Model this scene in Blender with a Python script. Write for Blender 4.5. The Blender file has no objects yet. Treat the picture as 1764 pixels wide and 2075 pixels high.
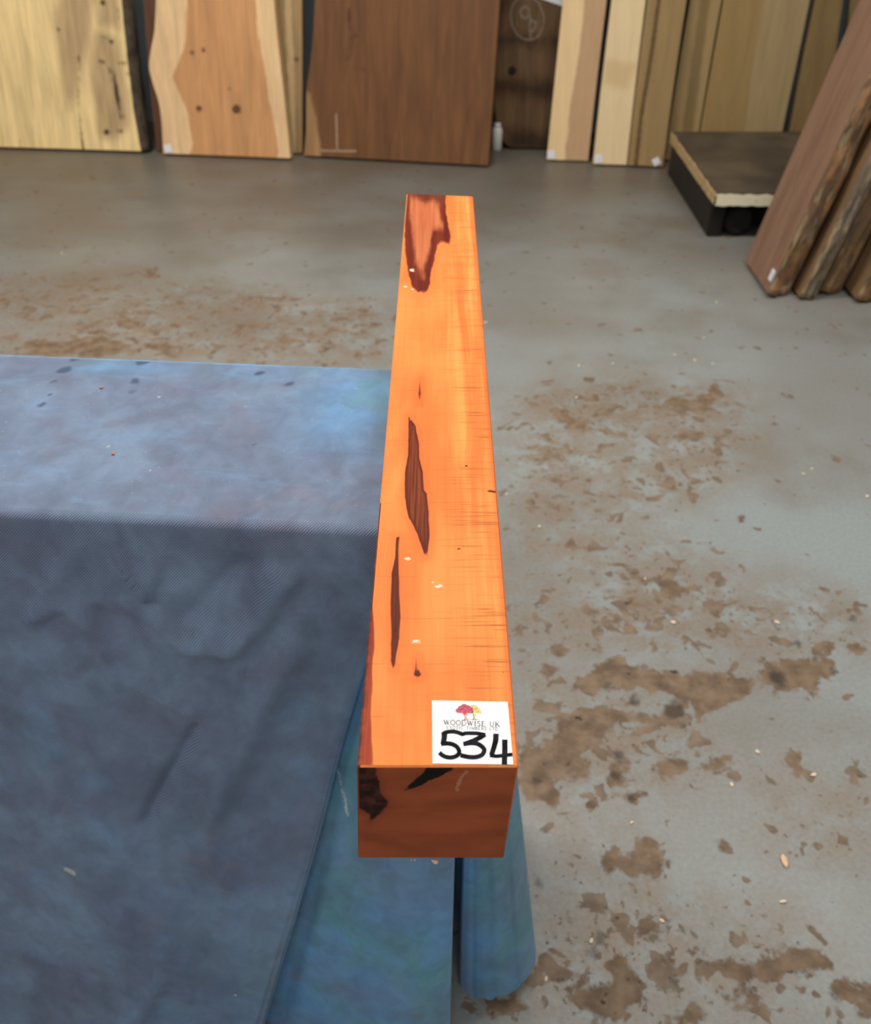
import bpy, bmesh, math, random
import numpy as np
from mathutils import Vector, Matrix, noise

# ------------------------------------------------------------------ camera, world, lights
scene = bpy.context.scene
COL = scene.collection
PITCH = math.radians(37.9)          # camera looks down by this much
FPX, CX, CY, CAM_Z = 1850.0, 882.0, 1037.5, 1.26

cam_data = bpy.data.cameras.new('camera')
cam_data.sensor_fit = 'HORIZONTAL'
cam_data.sensor_width = 36.0
cam_data.lens = 36.0 * FPX / 1764.0
cam_data.clip_start = 0.01
cam_data.dof.use_dof = True
cam_data.dof.focus_distance = 0.60
cam_data.dof.aperture_fstop = 12.5
cam = bpy.data.objects.new('camera', cam_data)
cam.location = (0, 0, CAM_Z)
cam.rotation_euler = (math.pi / 2 - PITCH, 0, 0)
COL.objects.link(cam)
scene.camera = cam

world = bpy.data.worlds.new('world')
scene.world = world
world.use_nodes = True
world.node_tree.nodes['Background'].inputs[0].default_value = (0.80, 0.90, 1.0, 1)
world.node_tree.nodes['Background'].inputs[1].default_value = 0.22

vs = scene.view_settings
vs.view_transform = 'Standard'
vs.look = 'None'
vs.exposure = 0.0
vs.gamma = 1.0
vs.use_curve_mapping = False

LAMP_ROWS = [  # x, y, power of the ceiling battens
    (-2.6, 2.05, 60), (-0.6, 2.05, 60), (1.25, 2.05, 34),
    (-2.6, -1.6, 34), (0.15, -1.6, 34),
]
LAMP_Z = 3.05


# ------------------------------------------------------------------ helpers
def lin(r, g, b):
    def f(c):
        c /= 255.0
        return c / 12.92 if c <= 0.04045 else ((c + 0.055) / 1.055) ** 2.4
    return (f(r), f(g), f(b), 1.0)


def ray(x, y):
    """direction of sight of the photograph's pixel (used to measure places on real planes)"""
    u = (x - CX) / FPX
    v = (y - CY) / FPX
    return Vector((u, math.cos(PITCH) - v * math.sin(PITCH), -math.sin(PITCH) - v * math.cos(PITCH)))


EYE = Vector((0, 0, CAM_Z))


def on_z(x, y, z):
    r = ray(x, y)
    return EYE + r * ((z - CAM_Z) / r.z)


def on_y(x, y, Y):
    r = ray(x, y)
    return EYE + r * (Y / r.y)


def on_plane(x, y, p0, n):
    r = ray(x, y)
    return EYE + r * ((p0 - EYE).dot(n) / r.dot(n))


def tag(o, label=None, cat=None, group=None, kind=None):
    if label: o['label'] = label
    if cat: o['category'] = cat
    if group: o['group'] = group
    if kind: o['kind'] = kind
    return o


def mesh_obj(name, verts, faces, mat=None, parent=None, smooth=False, attrs=None, matrix=None):
    me = bpy.data.meshes.new(name)
    me.from_pydata([tuple(v) for v in verts], [], [tuple(f) for f in faces])
    me.update()
    if attrs:
        for k, vals in attrs.items():
            a = me.attributes.new(k, 'FLOAT', 'POINT')
            a.data.foreach_set('value', np.asarray(vals, dtype=np.float32))
    if smooth:
        me.polygons.foreach_set('use_smooth', [True] * len(me.polygons))
    o = bpy.data.objects.new(name, me)
    if mat: me.materials.append(mat)
    COL.objects.link(o)
    if matrix is not None: o.matrix_world = matrix
    if parent: o.parent = parent
    return o


def bm_obj(name, bm, mat=None, parent=None, smooth=False):
    bmesh.ops.recalc_face_normals(bm, faces=bm.faces)
    me = bpy.data.meshes.new(name)
    bm.to_mesh(me)
    bm.free()
    if smooth:
        me.polygons.foreach_set('use_smooth', [True] * len(me.polygons))
    if mat: me.materials.append(mat)
    o = bpy.data.objects.new(name, me)
    COL.objects.link(o)
    if parent: o.parent = parent
    return o


def fix_normals(o):
    bm = bmesh.new()
    bm.from_mesh(o.data)
    bmesh.ops.recalc_face_normals(bm, faces=bm.faces)
    bm.to_mesh(o.data)
    bm.free()


def bm_box(bm, lo, hi, bevel=0.0):
    r = bmesh.ops.create_cube(bm, size=1.0)
    c = [(lo[i] + hi[i]) / 2 for i in range(3)]
    s = [hi[i] - lo[i] for i in range(3)]
    for v in r['verts']:
        v.co = Vector((c[0] + v.co.x * s[0], c[1] + v.co.y * s[1], c[2] + v.co.z * s[2]))
    if bevel:
        es = list({e for v in r['verts'] for e in v.link_edges})
        bmesh.ops.bevel(bm, geom=es, offset=bevel, segments=2, affect='EDGES')
    return r


def poly_sdf(P, poly):
    """signed distance (positive inside) of points P (n,2) to a polygon"""
    P = np.asarray(P, float)
    V = np.asarray(poly, float)
    d = np.full(len(P), 1e18)
    inside = np.zeros(len(P), bool)
    n = len(V)
    for i in range(n):
        a, b = V[i], V[(i + 1) % n]
        e = b - a
        w = P - a
        t = np.clip((w @ e) / max(e @ e, 1e-18), 0, 1)
        q = w - t[:, None] * e
        d = np.minimum(d, (q ** 2).sum(1))
        c = (a[1] > P[:, 1]) != (b[1] > P[:, 1])
        with np.errstate(divide='ignore', invalid='ignore'):
            xi = a[0] + (P[:, 1] - a[1]) / (b[1] - a[1]) * (b[0] - a[0])
        inside ^= c & (P[:, 0] < xi)
    d = np.sqrt(d)
    return np.where(inside, d, -d)


def line_dist(P, pts):
    P = np.asarray(P, float)
    d = np.full(len(P), 1e18)
    for a, b in zip(pts[:-1], pts[1:]):
        a = np.asarray(a, float); b = np.asarray(b, float)
        e = b - a
        w = P - a
        t = np.clip((w @ e) / max(e @ e, 1e-18), 0, 1)
        q = w - t[:, None] * e
        d = np.minimum(d, (q ** 2).sum(1))
    return np.sqrt(d)


class NT:
    """small node-tree writer"""
    def __init__(self, name):
        self.mat = bpy.data.materials.new(name)
        self.mat.use_nodes = True
        self.t = self.mat.node_tree
        self.t.nodes.clear()
        self.out = self.t.nodes.new('ShaderNodeOutputMaterial')
        self.b = self.t.nodes.new('ShaderNodeBsdfPrincipled')
        self.t.links.new(self.b.outputs[0], self.out.inputs[0])

    def _in(self, sock, v):
        if isinstance(v, bpy.types.NodeSocket):
            self.t.links.new(v, sock)
        elif v is not None:
            if sock.type == 'VECTOR' and len(v) == 4: v = v[:3]
            sock.default_value = v

    def set(self, **kw):
        for k, v in kw.items():
            self._in(self.b.inputs[k.replace('_', ' ')], v)
        return self

    def coord(self, which='Object'):
        return self.t.nodes.new('ShaderNodeTexCoord').outputs[which]

    def mapping(self, vec, scale=(1, 1, 1), rot=(0, 0, 0), loc=(0, 0, 0)):
        n = self.t.nodes.new('ShaderNodeMapping')
        self._in(n.inputs[0], vec)
        n.inputs['Scale'].default_value = scale
        n.inputs['Rotation'].default_value = rot
        n.inputs['Location'].default_value = loc
        return n.outputs[0]

    def noise(self, vec, scale=5, detail=3, rough=0.55, dist=0.0):
        n = self.t.nodes.new('ShaderNodeTexNoise')
        self._in(n.inputs['Vector'], vec)
        n.inputs['Scale'].default_value = scale
        n.inputs['Detail'].default_value = detail
        n.inputs['Roughness'].default_value = rough
        n.inputs['Distortion'].default_value = dist
        return n.outputs[0]

    def attr(self, name):
        n = self.t.nodes.new('ShaderNodeAttribute')
        n.attribute_name = name
        return n.outputs['Fac']

    def math(self, op, a, b=None, c=None, clamp=False):
        n = self.t.nodes.new('ShaderNodeMath')
        n.operation = op
        n.use_clamp = clamp
        self._in(n.inputs[0], a)
        if b is not None: self._in(n.inputs[1], b)
        if c is not None: self._in(n.inputs[2], c)
        return n.outputs[0]

    def ss(self, v, lo, hi, a=0.0, b=1.0):
        n = self.t.nodes.new('ShaderNodeMapRange')
        n.interpolation_type = 'SMOOTHSTEP'
        self._in(n.inputs[0], v)
        n.inputs[1].default_value = lo
        n.inputs[2].default_value = hi
        n.inputs[3].default_value = a
        n.inputs[4].default_value = b
        return n.outputs[0]

    def mix(self, f, a, b, mode='MIX'):
        n = self.t.nodes.new('ShaderNodeMix')
        n.data_type = 'RGBA'
        n.blend_type = mode
        self._in(n.inputs[0], f)
        self._in(n.inputs[6], a)
        self._in(n.inputs[7], b)
        return n.outputs[2]

    def scale(self, col, f):
        """multiply a colour by a scalar socket"""
        n = self.t.nodes.new('ShaderNodeVectorMath')
        n.operation = 'SCALE'
        self._in(n.inputs[0], col)
        self._in(n.inputs['Scale'], f)
        return n.outputs[0]

    def bump(self, h, strength=0.3, dist=0.01):
        n = self.t.nodes.new('ShaderNodeBump')
        n.inputs['Strength'].default_value = strength
        n.inputs['Distance'].default_value = dist
        self._in(n.inputs['Height'], h)
        self._in(self.b.inputs['Normal'], n.outputs[0])
        return self

    def sep(self, vec):
        n = self.t.nodes.new('ShaderNodeSeparateXYZ')
        self._in(n.inputs[0], vec)
        return n.outputs


def plain(name, col, rough=0.6, var=0.12, scale=30, metal=0.0):
    m = NT(name)
    c = m.coord()
    n = m.noise(c, scale, 3)
    m.set(Base_Color=m.scale(col, m.ss(n, 0.25, 0.75, 1 - var, 1 + var)), Roughness=rough, Metallic=metal)
    return m.mat


def ribbon(pts, w):
    """flat strip (list of 2-d points -> quads) with rounded joins; w = width or list of widths"""
    V, Fc = [], []
    ws = w if isinstance(w, (list, tuple)) else [w] * len(pts)
    P = [np.array(p, float) for p in pts]
    for i, p in enumerate(P):
        a = P[max(i - 1, 0)]; b = P[min(i + 1, len(P) - 1)]
        d = (b - a) / max(np.linalg.norm(b - a), 1e-9)
        n = np.array([-d[1], d[0]])
        V += [p + n * ws[i] / 2, p - n * ws[i] / 2]
    for i in range(len(P) - 1):
        Fc.append((2 * i, 2 * i + 1, 2 * i + 3, 2 * i + 2))
    return V, Fc


def smooth_pts(pts, k=6):
    """Catmull-Rom through 2-d points"""
    P = [np.array(p, float) for p in pts]
    if len(P) < 3: return P
    P = [2 * P[0] - P[1]] + P + [2 * P[-1] - P[-2]]
    out = []
    for i in range(1, len(P) - 2):
        p0, p1, p2, p3 = P[i - 1:i + 3]
        for j in range(k):
            t = j / k
            out.append(0.5 * ((2 * p1) + (-p0 + p2) * t + (2 * p0 - 5 * p1 + 4 * p2 - p3) * t * t
                              + (-p0 + 3 * p1 - 3 * p2 + p3) * t ** 3))
    out.append(P[-2])
    return out


# ------------------------------------------------------------------ the setting
# floor: painted concrete, the paint worn through in brown patches
def crop4(pts): return [(1000 + 0.494 * x, 1050 + 0.494 * y) for x, y in pts]
def crop5(pts): return [(960 + 0.456 * x, 350 + 0.456 * y) for x, y in pts]
def crop6(pts): return [(0.465 * x, 290 + 0.465 * y) for x, y in pts]


WORN = [crop4(p) for p in [
    [(350, 650), (500, 570), (560, 620), (640, 620), (720, 630), (840, 620), (960, 640), (1070, 670), (1040, 720),
     (1000, 770), (850, 810), (790, 760), (640, 720), (500, 700), (400, 760), (340, 700)],
    [(1070, 570), (1250, 575), (1420, 580), (1400, 650), (1330, 700), (1150, 720), (1070, 650)],
    [(250, 790), (420, 770), (560, 790), (650, 820), (560, 860), (450, 870), (430, 930), (380, 960), (400, 1040),
     (350, 1080), (280, 1100), (270, 1190), (150, 1150), (110, 1080), (110, 930), (190, 930), (240, 900)],
    [(450, 1370), (560, 1360), (640, 1300), (670, 1340), (650, 1390), (720, 1420), (690, 1470), (560, 1480), (440, 1440)],
    [(650, 1010), (740, 960), (780, 1000), (760, 1040), (680, 1070)],
    [(810, 1010), (900, 990), (910, 955), (970, 960), (985, 1020), (940, 1055), (820, 1045)],
    [(680, 240), (730, 225), (770, 280), (820, 290), (740, 320), (690, 330)],
    [(530, 210), (600, 220), (650, 280), (600, 270)],
    [(450, 180), (530, 190), (480, 210)],
    [(450, 1790), (520, 1800), (560, 1850), (650, 1890), (620, 1960), (560, 2060), (400, 2090), (290, 1970), (380, 1910), (460, 1900)],
    [(-40, 1960), (90, 1950), (110, 2010), (60, 2040), (-40, 2020)],
    [(920, 1840), (1050, 1830), (1180, 1790), (1300, 1740), (1390, 1830), (1300, 1870), (1100, 1890), (960, 1890)],
    [(1390, 1900), (1600, 1890), (1600, 2010), (1500, 2050), (1480, 1980), (1400, 1970)],
    [(930, 820), (990, 820), (990, 870), (940, 860)],
    [(960, 1960), (1090, 1970), (1060, 2030), (980, 2050)],
    [(740, 2040), (860, 2000), (900, 2040), (800, 2110), (700, 2110)],
    [(680, 770), (790, 750), (780, 850), (720, 880), (680, 830)],
    [(250, 500), (300, 490), (320, 540), (240, 570), (220, 530)],
    [(520, 330), (640, 350), (570, 375)],
    [(800, 490), (880, 520), (810, 545)],
    [(490, 1000), (540, 980), (510, 1080), (480, 1090)],
    [(530, 1130), (590, 1120), (580, 1180), (540, 1170)],
    [(390, 1120), (440, 1150), (430, 1200), (390, 1180)],
    [(1320, 520), (1400, 500), (1390, 545), (1320, 550)],
    [(1440, 520), (1500, 520), (1480, 560), (1440, 560)],
    [(1260, 380), (1340, 390), (1330, 410), (1270, 400)],
    [(890, 460), (950, 475), (960, 495), (900, 490)],
    [(370, 515), (460, 520), (440, 545), (380, 540)],
    [(1180, 960), (1250, 980), (1240, 1040), (1200, 1010)],
    [(920, 1320), (985, 1380), (960, 1385)],
    [(400, 380), (430, 375), (430, 390), (390, 385)],
    [(550, 440), (580, 440), (590, 490), (560, 480)],
    [(590, 1660), (700, 1640), (680, 1720), (610, 1710)],
    [(640, 1800), (720, 1780), (700, 1830), (650, 1830)],
    [(840, 1780), (890, 1840), (860, 1845)],
    [(60, 430), (100, 420), (100, 460), (60, 470)],
    [(190, 600), (260, 605), (240, 650), (190, 640)],
]] + [crop5(p) for p in [
    [(340, 1040), (400, 1040), (450, 1090), (510, 1135), (440, 1140), (370, 1110)],
    [(860, 1020), (900, 985), (960, 1010), (1040, 990), (1060, 940), (1100, 980), (1140, 1000), (1040, 1025), (900, 1040)],
    [(600, 960), (650, 935), (640, 955)], [(650, 1260), (700, 1270), (720, 1300), (680, 1290)],
    [(560, 1135), (640, 1160), (600, 1165)], [(440, 325), (465, 320), (465, 338), (445, 338)],
    [(1160, 1515), (1220, 1530), (1180, 1540)], [(590, 1575), (640, 1590), (610, 1605)],
    [(850, 1280), (890, 1285), (870, 1310)], [(370, 1240), (405, 1260), (390, 1285)],
    [(940, 1380), (970, 1400), (950, 1415)], [(480, 1350), (520, 1345), (510, 1375)],
]] + [crop6(p) for p in [
    [(100, 870), (170, 840), (260, 870), (380, 840), (530, 860), (600, 910), (400, 930), (120, 920)],
    [(-60, 672), (60, 685), (60, 700), (-60, 705)], [(105, 705), (165, 715), (150, 742), (110, 730)],
    [(600, 880), (700, 870), (850, 900), (700, 915)], [(1590, 745), (1650, 750), (1650, 800), (1600, 800)],
    [(1360, 880), (1470, 880), (1400, 920)], [(625, 545), (690, 545), (680, 590), (635, 585)],
    [(340, 800), (480, 820), (440, 840), (350, 830)], [(490, 740), (590, 770), (520, 800)], [(60, 740), (160, 755), (80, 765)],
]]
# zones where the paint is pocked by many small spots
POCKED = [crop4(p) for p in [
    [(60, 50), (500, 0), (1000, 200), (1547, 350), (1547, 560), (900, 620), (300, 620), (60, 500)],
    [(120, 600), (700, 700), (900, 950), (600, 1200), (120, 1200)],
    [(120, 1180), (450, 1150), (760, 1450), (1250, 1600), (1390, 1900), (1547, 2100), (0, 2100), (120, 1600)],
    [(1050, 1100), (1547, 1000), (1547, 1400), (1150, 1400)]]] + [crop5(p) for p in [
    [(100, 1000), (600, 900), (1200, 950), (1250, 1300), (700, 1600), (120, 1600)]]] + [crop6(p) for p in [
    [(-100, 560), (500, 560), (1100, 620), (1700, 700), (1690, 1000), (-100, 930)]]]

FX = sorted(set([-6, -5, -4, -3, -2.6] + [round(x, 4) for x in np.arange(-2.3, 2.0, 0.02)] + [round(x, 4) for x in np.arange(0.05, 0.95, 0.01)] + [2.0, 2.4]))
FY = sorted(set([-5, -4, -3, -2, -1, 0, 0.2] + [round(y, 4) for y in np.arange(0.40, 4.8, 0.02)] + [round(y, 4) for y in np.arange(0.46, 1.4, 0.01)] + [5.0, 5.4]))
fv = np.array([(x, y) for y in FY for x in FX])
nfx = len(FX)
worn = np.full(len(fv), -1.0)
for poly in WORN:
    worn = np.maximum(worn, poly_sdf(fv, [on_z(x, y, 0).xy for x, y in poly]))
pock = np.full(len(fv), -1.0)
for poly in POCKED:
    pock = np.maximum(pock, poly_sdf(fv, [on_z(x, y, 0).xy for x, y in poly]))
stain = np.full(len(fv), -1.0)      # black oily spots
for x, y, r in [(575, 745, 22), (740, 790, 40), (510, 975, 26), (175, 1075, 18), (315, 1630, 18), (440, 1720, 22), (400, 1785, 20), (745, 1900, 16), (1165, 655, 34),
                (1390, 630, 16), (180, 1500, 18), (1470, 410, 16), (1245, 515, 18), (560, 1150, 20), (490, 1665, 14), (500, 1060, 18), (480, 300, 12), (1400, 1960, 16)]:
    q = on_z(1000 + 0.494 * x, 1050 + 0.494 * y, 0)
    q2 = on_z(1000 + 0.494 * (x + r), 1050 + 0.494 * y, 0)
    stain = np.maximum(stain, (q2 - q).length - np.hypot(fv[:, 0] - q.x, (fv[:, 1] - q.y) * 0.8))
m = NT('painted_concrete')
c = m.coord()
n1 = m.noise(c, 16, 6, 0.65, 0.3)
n2 = m.noise(c, 45, 4, 0.6)
big = m.noise(c, 1.1, 3, 0.5)
wv = m.math('ADD', m.attr('worn'), m.math('MULTIPLY', m.math('SUBTRACT', n1, 0.5), 0.10))
wv = m.math('ADD', wv, m.math('MULTIPLY', m.math('SUBTRACT', n2, 0.5), 0.05))
worn_mask = m.ss(wv, -0.004, 0.008)
pk = m.math('MULTIPLY', m.ss(m.attr('pock'), -0.12, 0.12), m.ss(m.noise(m.mapping(c, loc=(1, 6, 0)), 4.5, 3), 0.35, 0.6, 0.65, 1.15))
n3 = m.noise(c, 21, 2.6, 0.5, 0.35)
n4 = m.noise(m.mapping(c, loc=(5, 3, 0)), 60, 4, 0.6)
spots = m.ss(m.math('ADD', n3, m.math('MULTIPLY', pk, 0.085)), 0.665, 0.695)
specks = m.ss(m.math('ADD', n4, m.math('MULTIPLY', pk, 0.13)), 0.70, 0.74)
mask = m.math('MAXIMUM', worn_mask, m.math('MAXIMUM', m.math('MULTIPLY', spots, 0.85), m.math('MULTIPLY', specks, 0.8)))
paint = m.mix(m.ss(big, 0.35, 0.68), lin(146, 153, 154), lin(132, 131, 128))
paint = m.mix(m.math('MULTIPLY', m.ss(m.noise(m.mapping(c, loc=(3, 8, 0)), 2.6, 4), 0.45, 0.75), 0.55), paint, lin(118, 106, 94))
film = m.math('MULTIPLY', m.ss(m.noise(m.mapping(c, loc=(9, 1, 0)), 13, 6, 0.7), 0.37, 0.57), m.math('MULTIPLY', pk, 0.85))
paint = m.mix(film, paint, lin(132, 117, 103))
fx_, fy_, fz_ = m.sep(c)
back_brown = m.math('ADD', fy_, m.math('MULTIPLY', m.math('SUBTRACT', m.noise(m.mapping(c, (1, 1.6, 1), loc=(4, 4, 0)), 1.7, 4, 0.6), 0.5), 2.2))
paint = m.mix(m.math('MULTIPLY', m.ss(back_brown, 1.9, 4.3), 0.80), paint, lin(96, 84, 70))  # paint gets darker and browner towards the back wall, broken by noise
paint = m.scale(paint, m.ss(m.noise(c, 130, 3), 0.2, 0.8, 0.90, 1.10))
brown = m.mix(m.ss(m.noise(c, 30, 5), 0.3, 0.7), lin(98, 80, 64), lin(133, 112, 92))
brown = m.mix(m.ss(m.noise(m.mapping(c, loc=(2, 2, 0)), 38, 4), 0.64, 0.72), brown, lin(58, 48, 42))
col = m.mix(mask, paint, brown)
sw = m.math('ADD', m.attr('stain'), m.math('MULTIPLY', m.math('SUBTRACT', m.noise(m.mapping(c, loc=(3, 3, 3)), 55, 4, 0.65), 0.5), 0.030))
col = m.mix(m.math('MULTIPLY', m.ss(sw, -0.005, 0.006), 0.75), col, lin(52, 45, 40))
m.set(Base_Color=col, Roughness=m.mix(mask, (0.42,) * 3 + (1,), (0.75,) * 3 + (1,)), Specular_IOR_Level=0.35)
m.bump(m.math('SUBTRACT', m.math('MULTIPLY', n2, 0.25), mask), 0.35, 0.002)
faces = [(j * nfx + i, j * nfx + i + 1, (j + 1) * nfx + i + 1, (j + 1) * nfx + i)
         for j in range(len(FY) - 1) for i in range(nfx - 1)]
floor = mesh_obj('floor', [(x, y, 0) for x, y in fv], faces, m.mat, attrs={'worn': worn, 'pock': pock, 'stain': stain})
tag(floor, 'grey painted concrete floor with worn brown patches', kind='structure')

WALL_A = math.atan2(-0.28, 2.98)                       # the back wall runs a little askew
WD = Vector((math.cos(WALL_A), math.sin(WALL_A), 0))
WN = Vector((-math.sin(WALL_A), math.cos(WALL_A), 0))  # away from the camera
W0 = Vector((-2.0, 4.324, 0)) + WN * 0.52              # a point of the wall surface
RIGHT_X = 2.02

m = NT('wall_paint')
c = m.coord()
m.set(Base_Color=m.scale(lin(158, 172, 180), m.ss(m.noise(c, 3, 5), 0.2, 0.8, 0.8, 1.15)), Roughness=0.8)
wall_mat = m.mat


def wall_slab(name, a, b, n, h, mat, label):
    t = n * 0.12
    v = [a, b, b + t, a + t]
    v = v + [p + Vector((0, 0, h)) for p in v]
    o = mesh_obj(name, v, [(0, 1, 2, 3), (4, 5, 6, 7), (0, 1, 5, 4), (1, 2, 6, 5), (2, 3, 7, 6), (3, 0, 4, 7)], mat)
    fix_normals(o)
    return tag(o, label, kind='structure')


k = (RIGHT_X - W0.x) / WD.x
corner = W0 + WD * k
wall_slab('wall_back', W0 - WD * 3.6, corner, WN, 3.3, wall_mat, 'blue-grey back wall behind the leaning boards')
wall_slab('wall_right', corner, Vector((RIGHT_X, -5.0, 0)), Vector((1, 0, 0)), 3.3, wall_mat, 'grey side wall behind the stacked planks')
bm = bmesh.new()
bm_box(bm, (-6, -5, 3.3), (2.4, 5.4, 3.4))
tag(bm_obj('ceiling', bm, plain('ceiling_paint', lin(190, 188, 180), 0.9)), 'pale workshop ceiling', kind='structure')

# ------------------------------------------------------------------ ceiling battens (the room's lamps)
lamp_body = plain('white_enamel', lin(225, 225, 220), 0.4)
md = NT('lit_tube')
md.set(Base_Color=(0.8, 0.8, 0.8, 1), Emission_Color=(1.0, 0.95, 0.87, 1), Emission_Strength=6.0)
tube_mat = md.mat
LAMP_AT = ['over the floor before the pale spalted slab', 'over the middle of the room before the boards', 'over the low platform truck',
           'behind the camera, above the far left of the room', 'behind the camera, above the right of the room']
for i, (lx, ly, pw) in enumerate(LAMP_ROWS):
    root = bpy.data.objects.new('ceiling_batten', None)
    root.location = (lx, ly, 3.3)
    COL.objects.link(root)
    tag(root, 'white fluorescent ceiling batten ' + LAMP_AT[i], 'ceiling light', 'fluorescent battens on the ceiling')
    bm = bmesh.new()
    bm_box(bm, (-0.75, -0.05, -0.10), (0.75, 0.05, 0.0), 0.008)
    bm_obj('housing', bm, lamp_body, root)
    for s in (-1, 1):
        bm = bmesh.new()
        bmesh.ops.create_cone(bm, cap_ends=True, segments=12, radius1=0.013, radius2=0.013, depth=1.44,
                              matrix=Matrix.Translation((0, s * 0.03, -0.122)) @ Matrix.Rotation(math.pi / 2, 4, 'Y'))
        bm_obj('fluorescent_tube', bm, tube_mat, root, True)
    ld = bpy.data.lights.new('batten_light', 'AREA')
    ld.shape = 'RECTANGLE'
    ld.size, ld.size_y = 1.5, 0.25
    ld.energy = pw
    ld.color = (1.0, 0.95, 0.87)
    lo = bpy.data.objects.new('batten_light', ld)
    lo.location = (0, 0, -0.16)
    COL.objects.link(lo)
    lo.parent = root


# ------------------------------------------------------------------ boards leaning on the back wall
def wood_mat(name, main, alt=None, dark=(60, 42, 28), sap_soft=0.012, grain=0.16, fine=0.10, scale=1.0, rough=0.6, wob=0.02):
    m = NT(name)
    c = m.coord()
    g1 = m.noise(m.mapping(c, (9 * scale, 0.9 * scale, 9)), 3, 4, 0.6, 0.6)
    g2 = m.noise(m.mapping(c, (90 * scale, 3 * scale, 90)), 2, 3, 0.6)
    wobn = m.math('MULTIPLY', m.math('SUBTRACT', m.noise(c, 14, 3), 0.5), wob)
    col = lin(*main)
    if alt:
        f = m.ss(m.math('ADD', m.attr('alt'), wobn), -sap_soft, sap_soft)
        col = m.mix(f, col, lin(*alt))
    col = m.scale(col, m.ss(g1, 0.25, 0.75, 1 - grain, 1 + grain))
    col = m.scale(col, m.ss(g2, 0.25, 0.75, 1 - fine, 1 + fine))
    wob2 = m.math('MULTIPLY', m.math('SUBTRACT', m.noise(c, 40, 3), 0.5), 0.012)
    col = m.mix(m.ss(m.math('ADD', m.attr('mark'), wob2), -0.006, 0.005), col, lin(*dark))
    m.set(Base_Color=col, Roughness=rough, Specular_IOR_Level=0.3)
    m.bump(g2, 0.15, 0.002)
    return m.mat


STICKER = plain('white_tag_paper', lin(225, 228, 235), 0.6, 0.03)
CHALK = plain('chalk', lin(168, 140, 116), 0.9, 0.15, 60)
FAINT = plain('faint_chalk', lin(122, 106, 90), 0.9, 0.2, 60)
BARK = plain('bark', lin(74, 62, 50), 0.9, 0.5, 25)


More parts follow.
